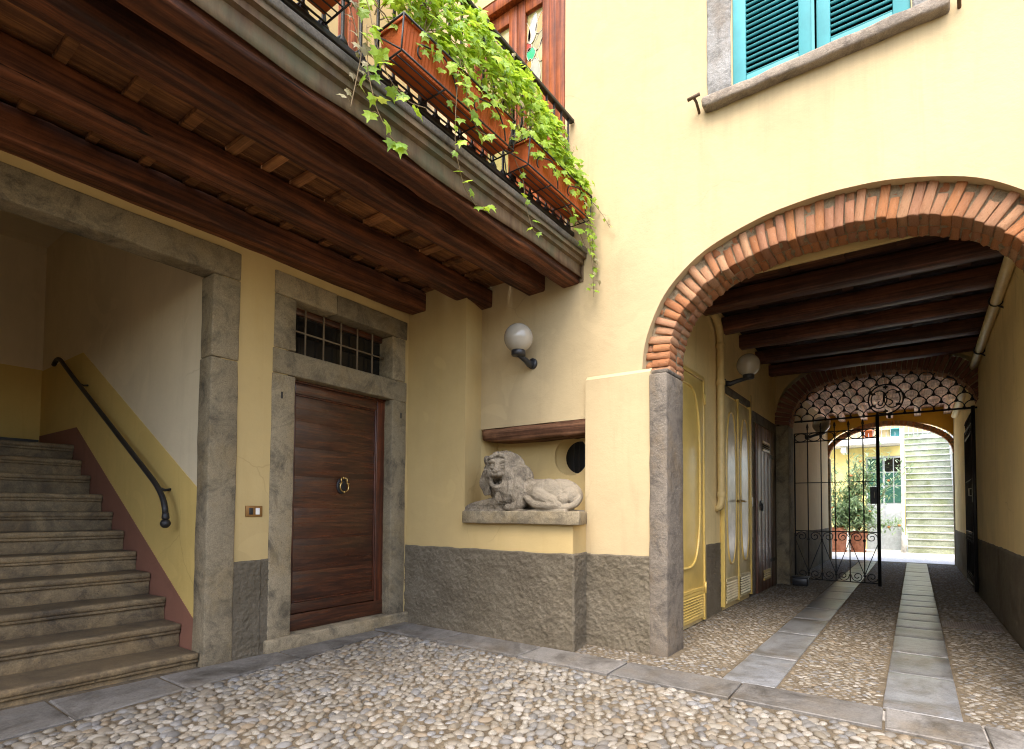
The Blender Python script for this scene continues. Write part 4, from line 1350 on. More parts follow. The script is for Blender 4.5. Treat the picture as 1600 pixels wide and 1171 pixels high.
# collar of hair framing the face
for i in range(26):
    a = R(-48+276*i/25)
    ca, sa = math.cos(a), math.sin(a)
    p0 = (hx+0.098*ca, hy-0.075, hz_+0.01+0.118*sa)
    p1 = (hx+0.128*ca+mr.uniform(-0.01, 0.01), hy-0.062+mr.uniform(-0.02, 0.01), hz_+0.01+0.150*sa)
    p2 = (hx+0.150*ca, hy-0.02, hz_+0.0+0.165*sa-0.02)
    lock(p0, p1, p2, 0.022)
for i in range(9):
    ell(hx-0.075+0.019*i, hy-0.095, hz_+0.112+0.030*math.sin(PI*i/8)+mr.uniform(-0.006, 0.006), 0.017, 0.028, 0.024, 0, mr.uniform(-30, 30))
HEADROT = Matrix.Rotation(R(24), 3, 'Z')
HC = L3(hx, hy+0.03, hz_)
for _i in range(HB, len(b.v)):
    b.v[_i] = HC+HEADROT @ (b.v[_i]-HC)
# mane mass
ell(0.43, 0.05, 0.36, 0.17, 0.12, 0.19)
ell(0.29, 0.02, 0.28, 0.085, 0.09, 0.17)
ell(0.56, 0.0, 0.26, 0.15, 0.13, 0.18, 0, 25)
ell(0.46, -0.02, 0.20, 0.13, 0.11, 0.15)
ell(0.40, 0.01, 0.50, 0.12, 0.09, 0.065)
for i in range(19):
    t = i/18
    a = hx+0.125+0.165*t+mr.uniform(-0.012, 0.012)
    w0 = hz_+0.13-0.19*t+mr.uniform(-0.015, 0.015)
    lock((a-0.03, hy-0.05+0.04*t, w0), (a+0.02+mr.uniform(-0.02, 0.02), hy-0.105+0.03*t, w0-0.13), (a-0.01+mr.uniform(-0.03, 0.03), hy-0.115, max(0.05, w0-0.27)), 0.020)
for i in range(14):
    t = i/13
    a = hx+0.06+0.13*t
    lock((a, hy-0.10, hz_-0.03-0.05*t), (a+0.012+mr.uniform(-0.012, 0.012), hy-0.125, hz_-0.15-0.03*t), (a-0.03+mr.uniform(-0.02, 0.02), hy-0.11, 0.075+0.03*mr.random()), 0.017)
for i in range(10):
    t = i/9
    a = hx-0.085-0.065*t
    lock((a, hy-0.05, hz_+0.05-0.06*t), (a-0.022, hy-0.07, hz_-0.08-0.04*t), (a+0.02, hy-0.06, hz_-0.22), 0.022)
for i in range(12):
    u = 0.43+0.025*i
    lock((u, -0.10, 0.22-0.004*i), (u+mr.uniform(-0.012, 0.012), -0.130, 0.14), (u-0.02, -0.118, 0.05+0.02*mr.random()), 0.016)
for i in range(16):          # fringe along the near foreleg
    u = 0.12+0.022*i
    lock((u, -0.080, 0.055), (u-0.006, -0.094, 0.035), (u-0.014, -0.097, 0.016), 0.009)
# flank filled in, so that the thigh reads as one mass
ell(0.98, -0.085, 0.135, 0.14, 0.062, 0.095, 0, 15)
src = bpy.data.objects.new('lion_source', mesh('lion_source', b.v, b.f, None))
COL.objects.link(src)
md = src.modifiers.new('r', 'REMESH'); md.mode = 'VOXEL'; md.voxel_size = 0.0052
md2 = src.modifiers.new('s', 'SMOOTH'); md2.factor = 0.5; md2.iterations = 1
dg = bpy.context.evaluated_depsgraph_get()
lm = bpy.data.meshes.new_from_object(src.evaluated_get(dg))
bpy.data.objects.remove(src)
lm.name = 'lion_body'
lm.materials.clear(); lm.materials.append(M['statue'])
# carve eyes, mouth and hair grooves by displacement
mouth = L3(hx-0.026, hy-0.150, hz_-0.098)
_NV = [(v.co.copy(), v.normal.copy()) for v in lm.vertices]
_NC = []
for p, n_ in _NV:
    d = 0
    q = p-LO
    hair = 0
    fl_ = HEADROT.inverted() @ (p-HC)
    if q.z > 0.05 and not (abs(fl_.x) < 0.095 and -0.20 < fl_.z < 0.105 and fl_.y < -0.08) and q.x < 0.74:
        hair = 1
    if hair:
        wv = 0.012*math.sin(q.z*45+q.x*20)
        d += 0.0065*noise.noise(Vector(((q.x+wv)*85, q.y*60, q.z*11)))+0.002*noise.noise(p*90)
    else:
        d += 0.0016*noise.noise(p*40)+0.0010*noise.noise(p*110)
    # mouth hollow
    m_ = fl_-Vector((0, -0.18, -0.105))
    k = (m_.x/0.050)**2+(m_.y/0.085)**2+(m_.z/0.034)**2
    if k < 1: p = p+HEADROT @ Vector((0, 0.075*min(1, 1.6*(1-k)), 0))
    _NC += list(p+n_*d)
lm.vertices.foreach_set('co', _NC)
lm.polygons.foreach_set('use_smooth', [True]*len(lm.polygons))
lm.update()
mobj('body', lm, lion)

# ------------------------------------------------------------------ globe lamps
def globe_lamp(label, g, wallp, out, right, r=0.135):
    """g: globe centre, wallp: fixing point on the wall"""
    t = thing('wall_lamp', label, 'wall lamp', wallp, 'globe lamps on the walls')
    g = Vector(g); wp = Vector(wallp); out = Vector(out)
    MB().sphere(g, r, 28, 18).build('globe', M['globe'], t, True)
    MB().lathe([(0.058,0),(0.066,0.006),(0.066,0.05),(0.055,0.058)], g+Vector((0, 0, -r-0.030)), 20).build('cup', M['black'], t, True)
    b = MB()
    a = g+Vector((0, 0, -r-0.018))
    e = Vector((wp.x, wp.y, a.z-0.035))
    m1 = a.lerp(e, 0.45)+Vector((0, 0, -0.01))
    b.tube([a, m1, m1.lerp(e, 0.5)+Vector((0,0,-0.02)), e], [0.022, 0.026, 0.032, 0.034], 8)
    b.build('arm', M['black'], t, True)
    q = out.to_track_quat('Z', 'Y').to_matrix()
    MB().lathe([(0.052,0),(0.052,0.022),(0.045,0.03)], e-out*0.002, 16, q).build('wall_plate', M['black'], t, True)
    return t
globe_lamp('smoked globe lamp on the wall above the lion recess', (-2.985, 3.965, 2.752), (-2.985, 4.2, 2.56), (0, -1, 0), (1, 0, 0))
globe_lamp('smoked globe lamp on the passage wall above the double door', (-1.60, 6.66, 2.905), (-1.88, 6.62, 2.74), (1, 0, 0), (0, 1, 0))
globe_lamp('smoked globe lamp seen through the gate near the far arch', (-1.50, 11.95, 2.90), (-1.79, 11.95, 2.74), (1, 0, 0), (0, 1, 0), 0.16)

# ------------------------------------------------------------------ shuttered window
wsr = thing('window_surround', 'rough pale stone jambs and sill of the teal shuttered window', 'window surround', (-0.55, 4.2, 4.35))
part_box('jamb', M['lightstone'], wsr, -1.305, -1.118, 4.185, 4.52, 4.402, 6.10, r=0.015, seg=0.08, amp=0.010)
part_box('jamb', M['lightstone'], wsr, 0.035, 0.215, 4.185, 4.52, 4.402, 6.10, r=0.015, seg=0.08, amp=0.010)
part_box('sill', M['sillstone'], wsr, -1.325, 0.225, 4.115, 4.45, 4.315, 4.398, r=0.018, seg=0.07, amp=0.010)
part_box('lintel', M['lightstone'], wsr, -1.305, 0.215, 4.185, 4.52, 6.06, 6.25, r=0.015, seg=0.12, amp=0.008)
MB().box(WX0-0.05, WX1+0.05, 4.50, 4.53, 4.35, 6.1).build('dark_glass', M['glass'], wsr)
for lab, x0, x1 in (('left closed teal louvred shutter of the upper window', -1.112, -0.548), ('right closed teal louvred shutter of the upper window', -0.540, 0.024)):
    st = thing('window_shutter', lab, 'shutter', ((x0+x1)/2, 4.24, 4.42), 'teal shutters of the upper window')
    st_w = 0.098
    part_box('stile', M['teal'], st, x0, x0+st_w, 4.215, 4.262, 4.412, 6.03, r=0.004, seg=0.8, amp=0.001)
    part_box('stile', M['teal'], st, x1-st_w, x1, 4.215, 4.262, 4.412, 6.03, r=0.004, seg=0.8, amp=0.001)
    part_box('rail', M['teal'], st, x0+st_w+0.001, x1-st_w-0.001, 4.218, 4.260, 4.412, 4.50, r=0.004, seg=0.8, amp=0.001)
    part_box('rail', M['teal'], st, x0+st_w+0.001, x1-st_w-0.001, 4.218, 4.260, 5.94, 6.03, r=0.004, seg=0.8, amp=0.001)
    sm_ = None
    for i in range(34):
        z = 4.515+i*0.042
        if sm_ is None:
            mw = Matrix.Rotation(R(30), 4, 'X')
            bb = MB().gbox(x0+st_w+0.001, x1-st_w-0.001, -0.026, 0.026, -0.0065, 0.0065, 0.002, 0.6, 0.0)
            sm_ = mesh('slat', [mw @ p for p in bb.v], bb.f, M['teal'], True)
        o = bpy.data.objects.new('slat', sm_)
        o.location = (0, 4.240, z)
        link(o, st)
    MB().box(x1-0.012 if x0 < -1 else x0-0.0, x1+0.02 if x0 < -1 else x0+0.012, 4.205, 4.216, 4.414, 6.02).build('cover_strip', M['teal'], st)
# shutter hooks
for lab, x, z in (('iron shutter holdback left of the window sill', -1.382, 4.415), ('iron shutter holdback right of the window sill', 0.262, 4.395)):
    t = thing('shutter_hook', lab, 'shutter hook', (x, 4.2, z), 'iron shutter holdbacks beside the sill')
    MB().tube([(x+0.012, 4.205, z-0.075), (x+0.008, 4.14, z-0.02), (x, 4.10, z-0.002)], 0.011, 8).build('stem', M['rust'], t, True)
    MB().tube([(x-0.048, 4.10, z-0.006), (x+0.048, 4.10, z+0.004)], 0.013, 8).build('crossbar', M['rust'], t, True)

# ------------------------------------------------------------------ passage ceiling
pc = thing('passage_ceiling', 'dark timber ceiling of five cross beams and boards over the near passage', 'ceiling', (-0.57, 7.2, 3.33))
for y in (5.76, 6.54, 7.34, 8.22, 9.10):
    part_box('beam', M['beamx'], pc, -1.95, 0.80, y, y+0.19, 3.335+rnd.uniform(-0.008, 0.008), 3.50, r=0.018, seg=0.16, amp=0.010, freq=3)
y = 4.86
while y < 9.6:
    w = rnd.uniform(0.20, 0.27)
    MB().box(-1.95, 0.85, y, y+w-0.006, 3.545+rnd.uniform(0, 0.006), 3.58).build('ceiling_board', M['boardx'], pc)
    y += w
for x in (-1.5, -1.02, -0.55, -0.05, 0.42):
    for y0, y1 in ((5.95, 6.54), (6.73, 7.34), (7.53, 8.22), (8.41, 9.10), (4.87, 5.76)):
        part_box('batten', M['boardx'], pc, x-0.05, x+0.05, y0+0.002, y1-0.002, 3.515, 3.543, r=0.004, seg=0.5, amp=0.001)
MB().box(-2.0, 0.9, 4.6, 9.7, 3.59, 3.62).build('deck', M['boardx'], pc)

# ------------------------------------------------------------------ passage doors, left wall
def xz_ring(x, yc, zc, ry, rz, r, n=40, p=2.0):
    pts = []
    for i in range(n):
        a = 2*PI*i/n
        ca, sa = math.cos(a), math.sin(a)
        pts.append((x, yc+ry*math.copysign(abs(ca)**(2/p), ca), zc+rz*math.copysign(abs(sa)**(2/p), sa)))
    return pts
def louvre(parent, mat, x, y0, y1, z0, z1, n):
    for (a, b, c, d) in ((y0, y1, z0-0.03, z0), (y0, y1, z1, z1+0.03)):
        MB().box(x, x+0.012, a, b, c, d).build('vent_frame', mat, parent)
    for i in range(n):
        z = z0+(z1-z0)*(i+0.5)/n
        h = (z1-z0)/n*0.27
        MB().add([(x+0.002,y0,z+h),(x+0.002,y1,z+h),(x+0.018,y1,z-h),(x+0.018,y0,z-h),(x-0.002,y0,z+h),(x-0.002,y1,z+h),(x+0.014,y1,z-h),(x+0.014,y0,z-h)],
                 [(0,1,2,3),(7,6,5,4),(0,4,5,1),(3,2,6,7),(0,3,7,4),(1,5,6,2)]).build('vent_slat', mat, parent)
    MB().box(x-0.004, x, y0, y1, z0, z1).build('vent_back', M['dark'], parent)

c1 = thing('cupboard_door', 'glossy mustard yellow cupboard door with vent slats behind the stone pier', 'cupboard door', (-1.87, 5.2, 0.03))
part_box('door_panel', M['cupboard'], c1, -1.878, -1.850, 4.70, 5.745, 0.045, 2.555, r=0.004, seg=0.8, amp=0.001)
part_box('frame', M['cupboard'], c1, -1.879, -1.838, 5.748, 5.80, 0.02, 2.60, r=0.004, seg=0.8, amp=0.001)
part_box('frame', M['cupboard'], c1, -1.879, -1.838, 4.70, 5.747, 2.557, 2.60, r=0.004, seg=0.8, amp=0.001)
oc = [Vector((-1.846, y, z)) for _, y, z in xz_ring(0, 5.22, 1.52, 0.40, 0.92, 0, 56, 3.2)]
MB().tube(oc, 0.014, 8, closed=True).build('oval_moulding', M['cupboard'], c1, True)
louvre(c1, M['cupboard'], -1.850, 4.80, 5.70, 0.09, 0.31, 8)
MB().box(-1.850, -1.838, 4.75, 5.72, 0.345, 0.375).build('vent_rail', M['cupboard'], c1)
for z in (0.30, 2.30):
    MB().tube([(-1.832, 5.752, z), (-1.832, 5.752, z+0.12)], 0.012, 8).build('hinge', M['cupboard'], c1, True)

dd = thing('double_cupboard_door', 'pair of narrow faded yellow cupboard doors with long oval panels beside the pipe', 'double door', (-1.87, 7.1, 0.07))
for (y0, y1) in ((6.50, 7.085), (7.13, 7.72)):
    lf = part_box('leaf', M['doublepaint'], dd, -1.878, -1.845, y0, y1, 0.075, 2.56, r=0.005, seg=0.8, amp=0.001)
    yc = (y0+y1)/2
    ring = [Vector((-1.842, y, z)) for _, y, z in xz_ring(0, yc, 1.46, 0.205, 0.92, 0, 56, 2.6)]
    MB().tube(ring, 0.013, 8, closed=True).build('oval_moulding', M['cupboard'], lf, True)
    n = 56
    b = MB(); b.add([(p.x+0.002, yc+(p.y-yc)*0.95, 1.46+(p.z-1.46)*0.985) for p in ring], [tuple(range(n))])
    b.build('oval_panel', M['panelpaint'], lf)
    louvre(lf, M['doublepaint'], -1.845, y0+0.05, y1-0.05, 0.11, 0.335, 7)
for (a, b7) in ((6.45, 6.498), (7.087, 7.128), (7.722, 7.765)):
    part_box('frame', M['cupboard'], dd, -1.879, -1.828, a, b7, 0.05, 2.60, r=0.005, seg=0.8, amp=0.001)
for y in (7.03, 7.18):
    MB().tube([(-1.845, y, 1.30), (-1.80, y, 1.30), (-1.79, y+(0.09 if y > 7.1 else -0.09), 1.295)], 0.012, 8).build('handle', M['brass'], dd, True)
    MB().box(-1.846, -1.838, y-0.02, y+0.02, 1.18, 1.38).build('handle_plate', M['brass'], dd)
ln = thing('stone_lintel', 'long grey stone lintel band over the passage doors', 'lintel', (-1.88, 8, 2.6))
part_box('lintel', M['granite'], ln, -1.885, -1.862, 6.44, 7.85, 2.605, 2.70, r=0.006, seg=0.3, amp=0.003)
part_box('lintel', M['granite'], ln, -1.885, -1.862, 7.99, 9.52, 2.45, 2.60, r=0.006, seg=0.3, amp=0.003)
part_box('jamb', M['granite'], ln, -1.885, -1.864, 7.995, 8.115, -0.01, 2.445, r=0.006, seg=0.3, amp=0.003)
part_box('jamb', M['granite'], ln, -1.885, -1.864, 9.30, 9.52, -0.01, 2.445, r=0.006, seg=0.3, amp=0.003)
bd = thing('plank_door', 'old dark plank door with two small yellow vents near the gate', 'door', (-1.87, 8.7, 0.02))
ey = 8.12
for i in range(5):
    MB().gbox(-1.880, -1.842+rnd.uniform(-0.002, 0.002), ey+i*0.235, ey+i*0.235+0.231, 0.01, 2.43, 0.004, 0.5, 0.001).build('plank', M['plankdoor'], bd, True)
for z in (0.19, 2.10):
    louvre(bd, M['cupboard'], -1.840, 8.46, 8.90, z, z+0.09, 3)
b = MB().tube(xz_ring(-1.825, 8.33, 1.235, 0.045, 0.05, 0, 20), 0.008, 6, closed=True)
b.build('ring_handle', M['iron'], bd, True)
MB().box(-1.842, -1.832, 8.28, 8.38, 1.25, 1.33).build('lock_plate', M['iron'], bd)
for z in (0.4, 2.0):
    MB().box(-1.842, -1.832, 8.95, 9.28, z, z+0.05).build('strap_hinge', M['iron'], bd)
lsw = thing('light_switch', 'small white light switch between the double door and the plank door', 'light switch', (-1.88, 7.92, 1.3))
part_box('plate', M['white'], lsw, -1.884, -1.862, 7.875, 7.965, 1.24, 1.37, r=0.004, seg=0.5, amp=0)
MB().box(-1.863, -1.856, 7.905, 7.935, 1.28, 1.33).build('rocker', M['white'], lsw)
ct = thing('cable_trunking', 'vertical pale cable cover strip right of the double door', 'cable cover', (-1.88, 7.9, 2.1))
part_box('cover', M['pipe'], ct, -1.882, -1.862, 7.875, 7.925, 1.95, 2.80, r=0.004, seg=0.8, amp=0)
# pipes
p1 = thing('drain_pipe', 'yellow painted vertical drain pipe beside the double cupboard door', 'pipe', (-1.8, 6.32, 0.0))
path = smooth_curve([(-1.82, 5.2, 3.72), (-1.82, 5.95, 3.42), (-1.82, 6.26, 3.30), (-1.82, 6.30, 3.15), (-1.82, 6.30, 2.9)], 24, 3)+[Vector((-1.82, 6.30, 2.0)), Vector((-1.82, 6.30, 1.30)), Vector((-1.835, 6.30, 1.22)), Vector((-1.90, 6.30, 1.19))]
MB().tube(path, 0.043, 12).build('pipe', M['pipe'], p1, True)
for z in (2.62, 1.33, 3.05):
    MB().lathe([(0.048,0),(0.051,0.006),(0.051,0.05),(0.048,0.056)], (-1.82, 6.30, z), 14).build('collar', M['pipe'], p1, True)
p2 = thing('ceiling_pipe', 'long ivory pipe running along the top of the right passage wall', 'pipe', (0.68, 7, 3.25))
MB().tube([(0.685, 4.65, 3.34), (0.685, 5.9, 3.285), (0.685, 7.6, 3.225), (0.685, 9.42, 3.165)], 0.048, 12).build('pipe', M['ivory'], p2, True)
for y in (6.9, 8.6):
    z = 3.34-(y-4.65)*0.0367
    MB().tube([(0.685+0.056*math.cos(a), y, z+0.056*math.sin(a)) for a in [2*PI*i/16 for i in range(16)]], 0.009, 6, closed=True).build('clamp', M['iron'], p2, True)
    MB().tube([(0.69, y, z-0.05), (0.75, y, z-0.09)], 0.009, 6).build('clamp_nail', M['iron'], p2)
p3 = thing('ceiling_pipe', 'short ivory pipe beyond the gate high on the right wall', 'pipe', (0.68, 12, 3.1))
MB().tube([(0.68, 10.0, 3.22), (0.68, 13.6, 3.12)], 0.06, 12).build('pipe', M['ivory'], p3, True)
# floor spot lamp box by the gate jamb
fb = thing('floor_box', 'small black box on the floor at the foot of the gate', 'floor box', (-1.5, 9.62, 0))
part_box('body', M['black'], fb, -1.62, -1.40, 9.42, 9.60, 0.005, 0.125, r=0.015, seg=0.1, amp=0.003)
part_box('lid', M['black'], fb, -1.63, -1.39, 9.41, 9.61, 0.127, 0.148, r=0.006, seg=0.3, amp=0.0)

# ------------------------------------------------------------------ iron gate
IRON = M['iron']
def spiral(c, r, a0, turns, n, sgn, e1, e2):
    """scroll that winds inwards from radius r"""
    out = []
    for i in range(n+1):
        t = i/n
        rr = r*(1-0.78*t)
        a = a0+sgn*turns*2*PI*t
        out.append(Vector(c)+Vector(e1)*(rr*math.cos(a))+Vector(e2)*(rr*math.sin(a)))
    return out
def spear(b, p):
    b.lathe([(0.007,-0.03),(0.016,-0.02),(0.010,-0.008),(0.021,0.018),(0.013,0.055),(0.002,0.085)], p, 8)
def gate_leaf(t, o, e, width, nbars, lock=True):
    """o: foot of the hinge side, e: direction along the leaf"""
    e = Vector(e); Z = Vector((0, 0, 1)); o = Vector(o)
    def P(s, z): return o+e*s+Z*z
    MB().tube([P(width, 0.02), P(width, 2.62)], 0.024, 8).build('meeting_stile', IRON, t, True)
    MB().tube([P(0, 0.05), P(0, 2.42)], 0.012, 8).build('hinge_stile', IRON, t, True)
    for z in (0.06, 0.835, 1.615, 2.285, 2.425):
        MB().tube([P(0, z), P(width, z)], 0.0085 if z != 1.615 else 0.006, 6).build('rail', IRON, t, True)
    sp_ = width/(nbars+1)
    for i in range(1, nbars+1):
        b = MB().tube([P(i*sp_, 0.06), P(i*sp_, 2.49)], 0.0085, 8)
        spear(b, P(i*sp_, 2.50))
        for z in (2.355, 0.70 , 0.16):
            b.sphere(P(i*sp_, z), 0.021, 8, 6)
        b.build('bar', IRON, t, True)
    for i in range(nbars+1):
        c = P((i+0.5)*sp_, 2.355)
        rr = sp_*0.46
        b = MB().tube([c+e*(rr*math.cos(a))+Z*(0.066*math.sin(a)) for a in [2*PI*k/24 for k in range(24)]], 0.007, 6, closed=True)
        b.build('oval_ring', IRON, t, True)
        for z0, sg in ((0.83-sp_*0.42, 1), (0.065+sp_*0.42, -1)):
            c = P((i+0.5)*sp_, z0)
            r0 = sp_*0.41
            d = 1 if i % 2 == 0 else -1
            b = MB().tube(spiral(c, r0, PI if d > 0 else 0, 1.45, 34, (-1 if d > 0 else 1)*sg, e, Z), 0.0065, 6)
            b.build('scroll', IRON, t, True)
    for i in range(0, nbars+1, 2):
        # V shaped braces between the scroll bands
        a, m, b9 = i*sp_, (i+1)*sp_, min((i+2)*sp_, width)
        MB().tube([P(a, 0.70), P(m, 0.17)], 0.006, 6).build('brace', IRON, t)
        if i+2 <= nbars+1: MB().tube([P(b9, 0.70), P(m, 0.17)], 0.006, 6).build('brace', IRON, t)
    if lock:
        n = e.cross(Z)
        b = MB()
        c = P(width-0.065, 1.40)
        for sx in (-1, 1):
            pass
        b.add([c+e*a+n*bq+Z*cq for a, bq, cq in ((-0.042,-0.02,-0.13),(0.042,-0.02,-0.13),(0.042,0.02,-0.13),(-0.042,0.02,-0.13),(-0.042,-0.02,0.13),(0.042,-0.02,0.13),(0.042,0.02,0.13),(-0.042,0.02,0.13))],
              [(0,3,2,1),(4,5,6,7),(0,1,5,4),(1,2,6,5),(2,3,7,6),(3,0,4,7)])
        b.build('lock_box', IRON, t)
        MB().tube([P(width-0.05, 1.36)+n*0.03, P(width-0.05, 1.36)+n*0.06, P(width-0.05, 1.46)+n*0.06, P(width-0.05, 1.46)+n*0.03], 0.008, 6).build('handle', M['lead'], t, True)
g1 = thing('iron_gate', 'closed left leaf of the black wrought iron gate with spear tips', 'gate', (-1.6, 9.74, 0))
gate_leaf(g1, (-1.62, 9.74, 0.03), (1, 0, 0), 1.165, 5)
g2 = thing('iron_gate', 'open right leaf of the black wrought iron gate folded back against the wall', 'gate', (0.66, 9.7, 0))
gate_leaf(g2, (0.685, 11.2, 0.05), (0.0, -1, 0), 1.52, 6)
# overthrow grille in the arch
og = thing('arch_grille', 'wrought iron fan grille with scale pattern and round monogram over the gate', 'grille', (-0.45, 9.74, 2.66))
GY = 9.76
MB().tube([(-1.62, GY, 2.655), (0.76, GY, 2.655)], 0.014, 8).build('base_bar', IRON, og, True)
mc = (-0.345, 2.895, 0.225)
def in_arch(x, z, m=0.01):
    t = interp(GIS, x)
    return t is not None and z < t-m and z >= 2.65
def arc_piece(cx, cz, r):
    run = []
    for i in range(25):
        a = PI*i/24
        x, z = cx+r*math.cos(a), cz+r*1.12*math.sin(a)
        ok = in_arch(x, z, 0.0) and (x-mc[0])**2+(z-mc[1])**2 > (mc[2]-0.005)**2
        if ok: run.append((x, GY, z))
        else:
            if len(run) > 2: MB().tube(run, 0.0075, 6).build('arc', IRON, og, True)
            run = []
    if len(run) > 2: MB().tube(run, 0.0075, 6).build('arc', IRON, og, True)
sp_ = 0.176
for row in range(6):
    z0 = 2.66+row*0.118
    for k in range(16):
        cx = -1.69+sp_*(k+0.5)+(sp_/2 if row % 2 else 0)
        arc_piece(cx, z0, sp_/2+0.008)
        x, z = cx+sp_/2, z0
        if in_arch(x, z+0.01, 0.0) and (x-mc[0])**2+(z-mc[1])**2 > mc[2]**2:
            MB().sphere((x, GY, z), (0.026, 0.016, 0.022), 8, 6).build('collar', IRON, og, True)
ci = lambda r, n=36, c=mc, rx=1.0: [(c[0]+r*rx*math.cos(2*PI*i/n), GY, c[1]+r*math.sin(2*PI*i/n)) for i in range(n)]
MB().tube(ci(mc[2]), 0.011, 8, closed=True).build('medallion_ring', IRON, og, True)
for sx in (-1, 1):
    MB().tube(ci(0.135, 30, (mc[0]+sx*0.085, mc[1]), 0.75), 0.008, 6, closed=True).build('medallion_oval', IRON, og, True)
for k in range(6):
    a = PI*k/3+PI/6
    b = MB().sphere((mc[0]+0.185*math.cos(a), GY, mc[1]+0.185*math.sin(a)), (0.035, 0.012, 0.018), 8, 6)
    b.tube([(mc[0]+0.15*math.cos(a), GY, mc[1]+0.15*math.sin(a)), (mc[0]+0.222*math.cos(a), GY, mc[1]+0.222*math.sin(a))], 0.007, 6)
    b.build('leaf_ornament', IRON, og, True)
# monogram letters: a curling J and S
sc_ = []
for i in range(31):
    t = i/30
    sc_.append((mc[0]+0.035+0.055*math.sin(2*PI*t)*(-1), GY-0.01, mc[1]+0.10-0.20*t))
MB().tube(sc_, 0.008, 6).build('monogram_letter', IRON, og, True)
jj = [(mc[0]-0.02, mc[1]+0.10), (mc[0]-0.025, mc[1]+0.03), (mc[0]-0.03, mc[1]-0.05), (mc[0]-0.055, mc[1]-0.10), (mc[0]-0.095, mc[1]-0.085), (mc[0]-0.10, mc[1]-0.04), (mc[0]-0.075, mc[1]-0.03)]
MB().tube(smooth_curve([(x, GY-0.01, z) for x, z in jj], 24, 2), 0.008, 6).build('monogram_letter', IRON, og, True)
# stop pin under the middle of the base bar
MB().tube([(-0.30, GY, 2.655), (-0.30, GY, 2.60)], 0.018, 8).build('stop', IRON, og, True)

# ------------------------------------------------------------------ far passage ceiling
fc = thing('far_passage_ceiling', 'whitewashed plank ceiling on pale rafters beyond the gate', 'ceiling', (-0.5, 12.7, 3.5))
for x in (-1.78, -1.45, -0.98, -0.46, 0.08, 0.63):
    part_box('rafter', M['palewood'], fc, x-0.065, x+0.065, 9.95, 15.45, 3.43, 3.56, r=0.008, seg=0.6, amp=0.004)
y = 9.95
while y < 15.4:
    w = rnd.uniform(0.22, 0.32)
    MB().box(-1.85, 0.80, y, y+w-0.008, 3.60+rnd.uniform(0, 0.01), 3.63).build('ceiling_board', M['palewood'], fc)
    y += w
MB().box(-1.95, 0.9, 9.9, 15.5, 3.64, 3.68).build('deck', M['palewood'], fc)

# ------------------------------------------------------------------ far courtyard
fs_ = thing('far_staircase', 'steep open staircase with mossy green risers in the far courtyard', 'staircase', (0.35, 19.6, 0))
py = [864, 850.8, 836, 822.6, 809.8, 796, 783, 770.5, 757.7, 745.7, 734.6, 723.5, 712.5, 702, 692.8, 683.4]
zz = 0.0
for i in range(19):
    y0 = 19.5+0.15*i
    z0 = 0.205*i; z1 = z0+0.205
    sh_ = -0.003*i
    MB().gbox(-0.20+sh_, 0.98+sh_, y0+0.02, y0+0.5, z0, z1-0.032, 0.004, 0.5, 0.002).build('riser', M['mossstep'], fs_, True)
    MB().gbox(-0.225+sh_, 1.0+sh_, y0-0.02, y0+0.5, z1-0.03, z1, 0.008, 0.5, 0.002).build('tread', M['concrete'], fs_, True)
sw_ = wall('stair_side_wall', 'pale side wall right of the far staircase', (1.2, 20, 0))
MB().gbox(1.02, 1.25, 19.3, 24, 0, 4.4, 0.01, 1, 0.0).build('plaster', M['concrete'], sw_, True)
dp = thing('white_post', 'tall white post left of the far staircase', 'post', (-0.29, 19.45, 0))
MB().gbox(-0.335, -0.255, 19.40, 19.48, 0, 3.7, 0.006, 1, 0.0).build('post', M['white'], dp, True)
MB().lathe([(0.06,0),(0.06,0.5),(0.045,0.52)], (-0.295, 19.44, 0.0), 10).build('base', M['concrete'], dp, True)
# facade of the far building
fb_ = thing('far_building', 'yellow far building with green glazed door and grey canopy', 'building', (-1.5, 21, 0))
b = MB()
spans_wall(b, [(-6, -1.30, 0, 0, 3.3, 3.3), (-1.30, -0.28, 3.0, 3.0, 3.3, 3.3), (-0.28, -0.24, 0, 0, 3.3, 3.3)], 20.6, 20.8)
b.build('wall', M['farpaint'], fb_)
rough_panel('dado', M['concrete'], fb_, (-6, 20.598, -0.01), (1, 0, 0), (0, 0, 1), 4.65, 0.62, (0, -1, 0), 0.08, 0.01, 0.02, 12)
part_box('canopy', M['concrete'], fb_, -6, -0.34, 19.85, 20.9, 3.32, 3.52, r=0.01, seg=1, amp=0)
part_box('canopy_bracket', M['concrete'], fb_, -1.95, -1.80, 19.95, 20.6, 3.10, 3.32, r=0.01, seg=1, amp=0)
b = MB()
spans_wall(b, [(-6, 4, 3.52, 3.52, 5.6, 5.6)], 23.2, 23.4)
b.build('upper_wall', M['cream'], fb_)
gdr = part_box('glazed_door', M['paleframe'], fb_, -1.30, -0.28, 20.62, 20.66, 0.0, 3.0, r=0.004, seg=2, amp=0)
for (xa, xb, mat) in ((-1.25, -0.84, 'greenpane'), (-0.78, -0.56, 'greenpane'), (-0.53, -0.31, 'greenpane')):
    for (za, zb) in ((1.50, 2.02), (2.06, 2.46), (2.50, 2.93)):
        mt = M['glass'] if (zb > 2.9 and xa > -0.8) else M[mat]
        MB().box(xa, xb, 20.605, 20.619, za, zb).build('pane', mt, gdr)
for (xa, xb) in ((-1.25, -0.84), (-0.78, -0.31)):
    MB().gbox(xa, xb, 20.605, 20.619, 0.75, 1.40, 0.006, 1, 0).build('panel', M['paleframe'], gdr, True)
rl = thing('far_railing', 'thin pale railing on the far balcony', 'railing', (0.2, 20, 3.55))
MB().tube([(-2.2, 19.9, 4.3), (1.2, 19.9, 4.3)], 0.015, 6).build('top_rail', M['paleframe'], rl)
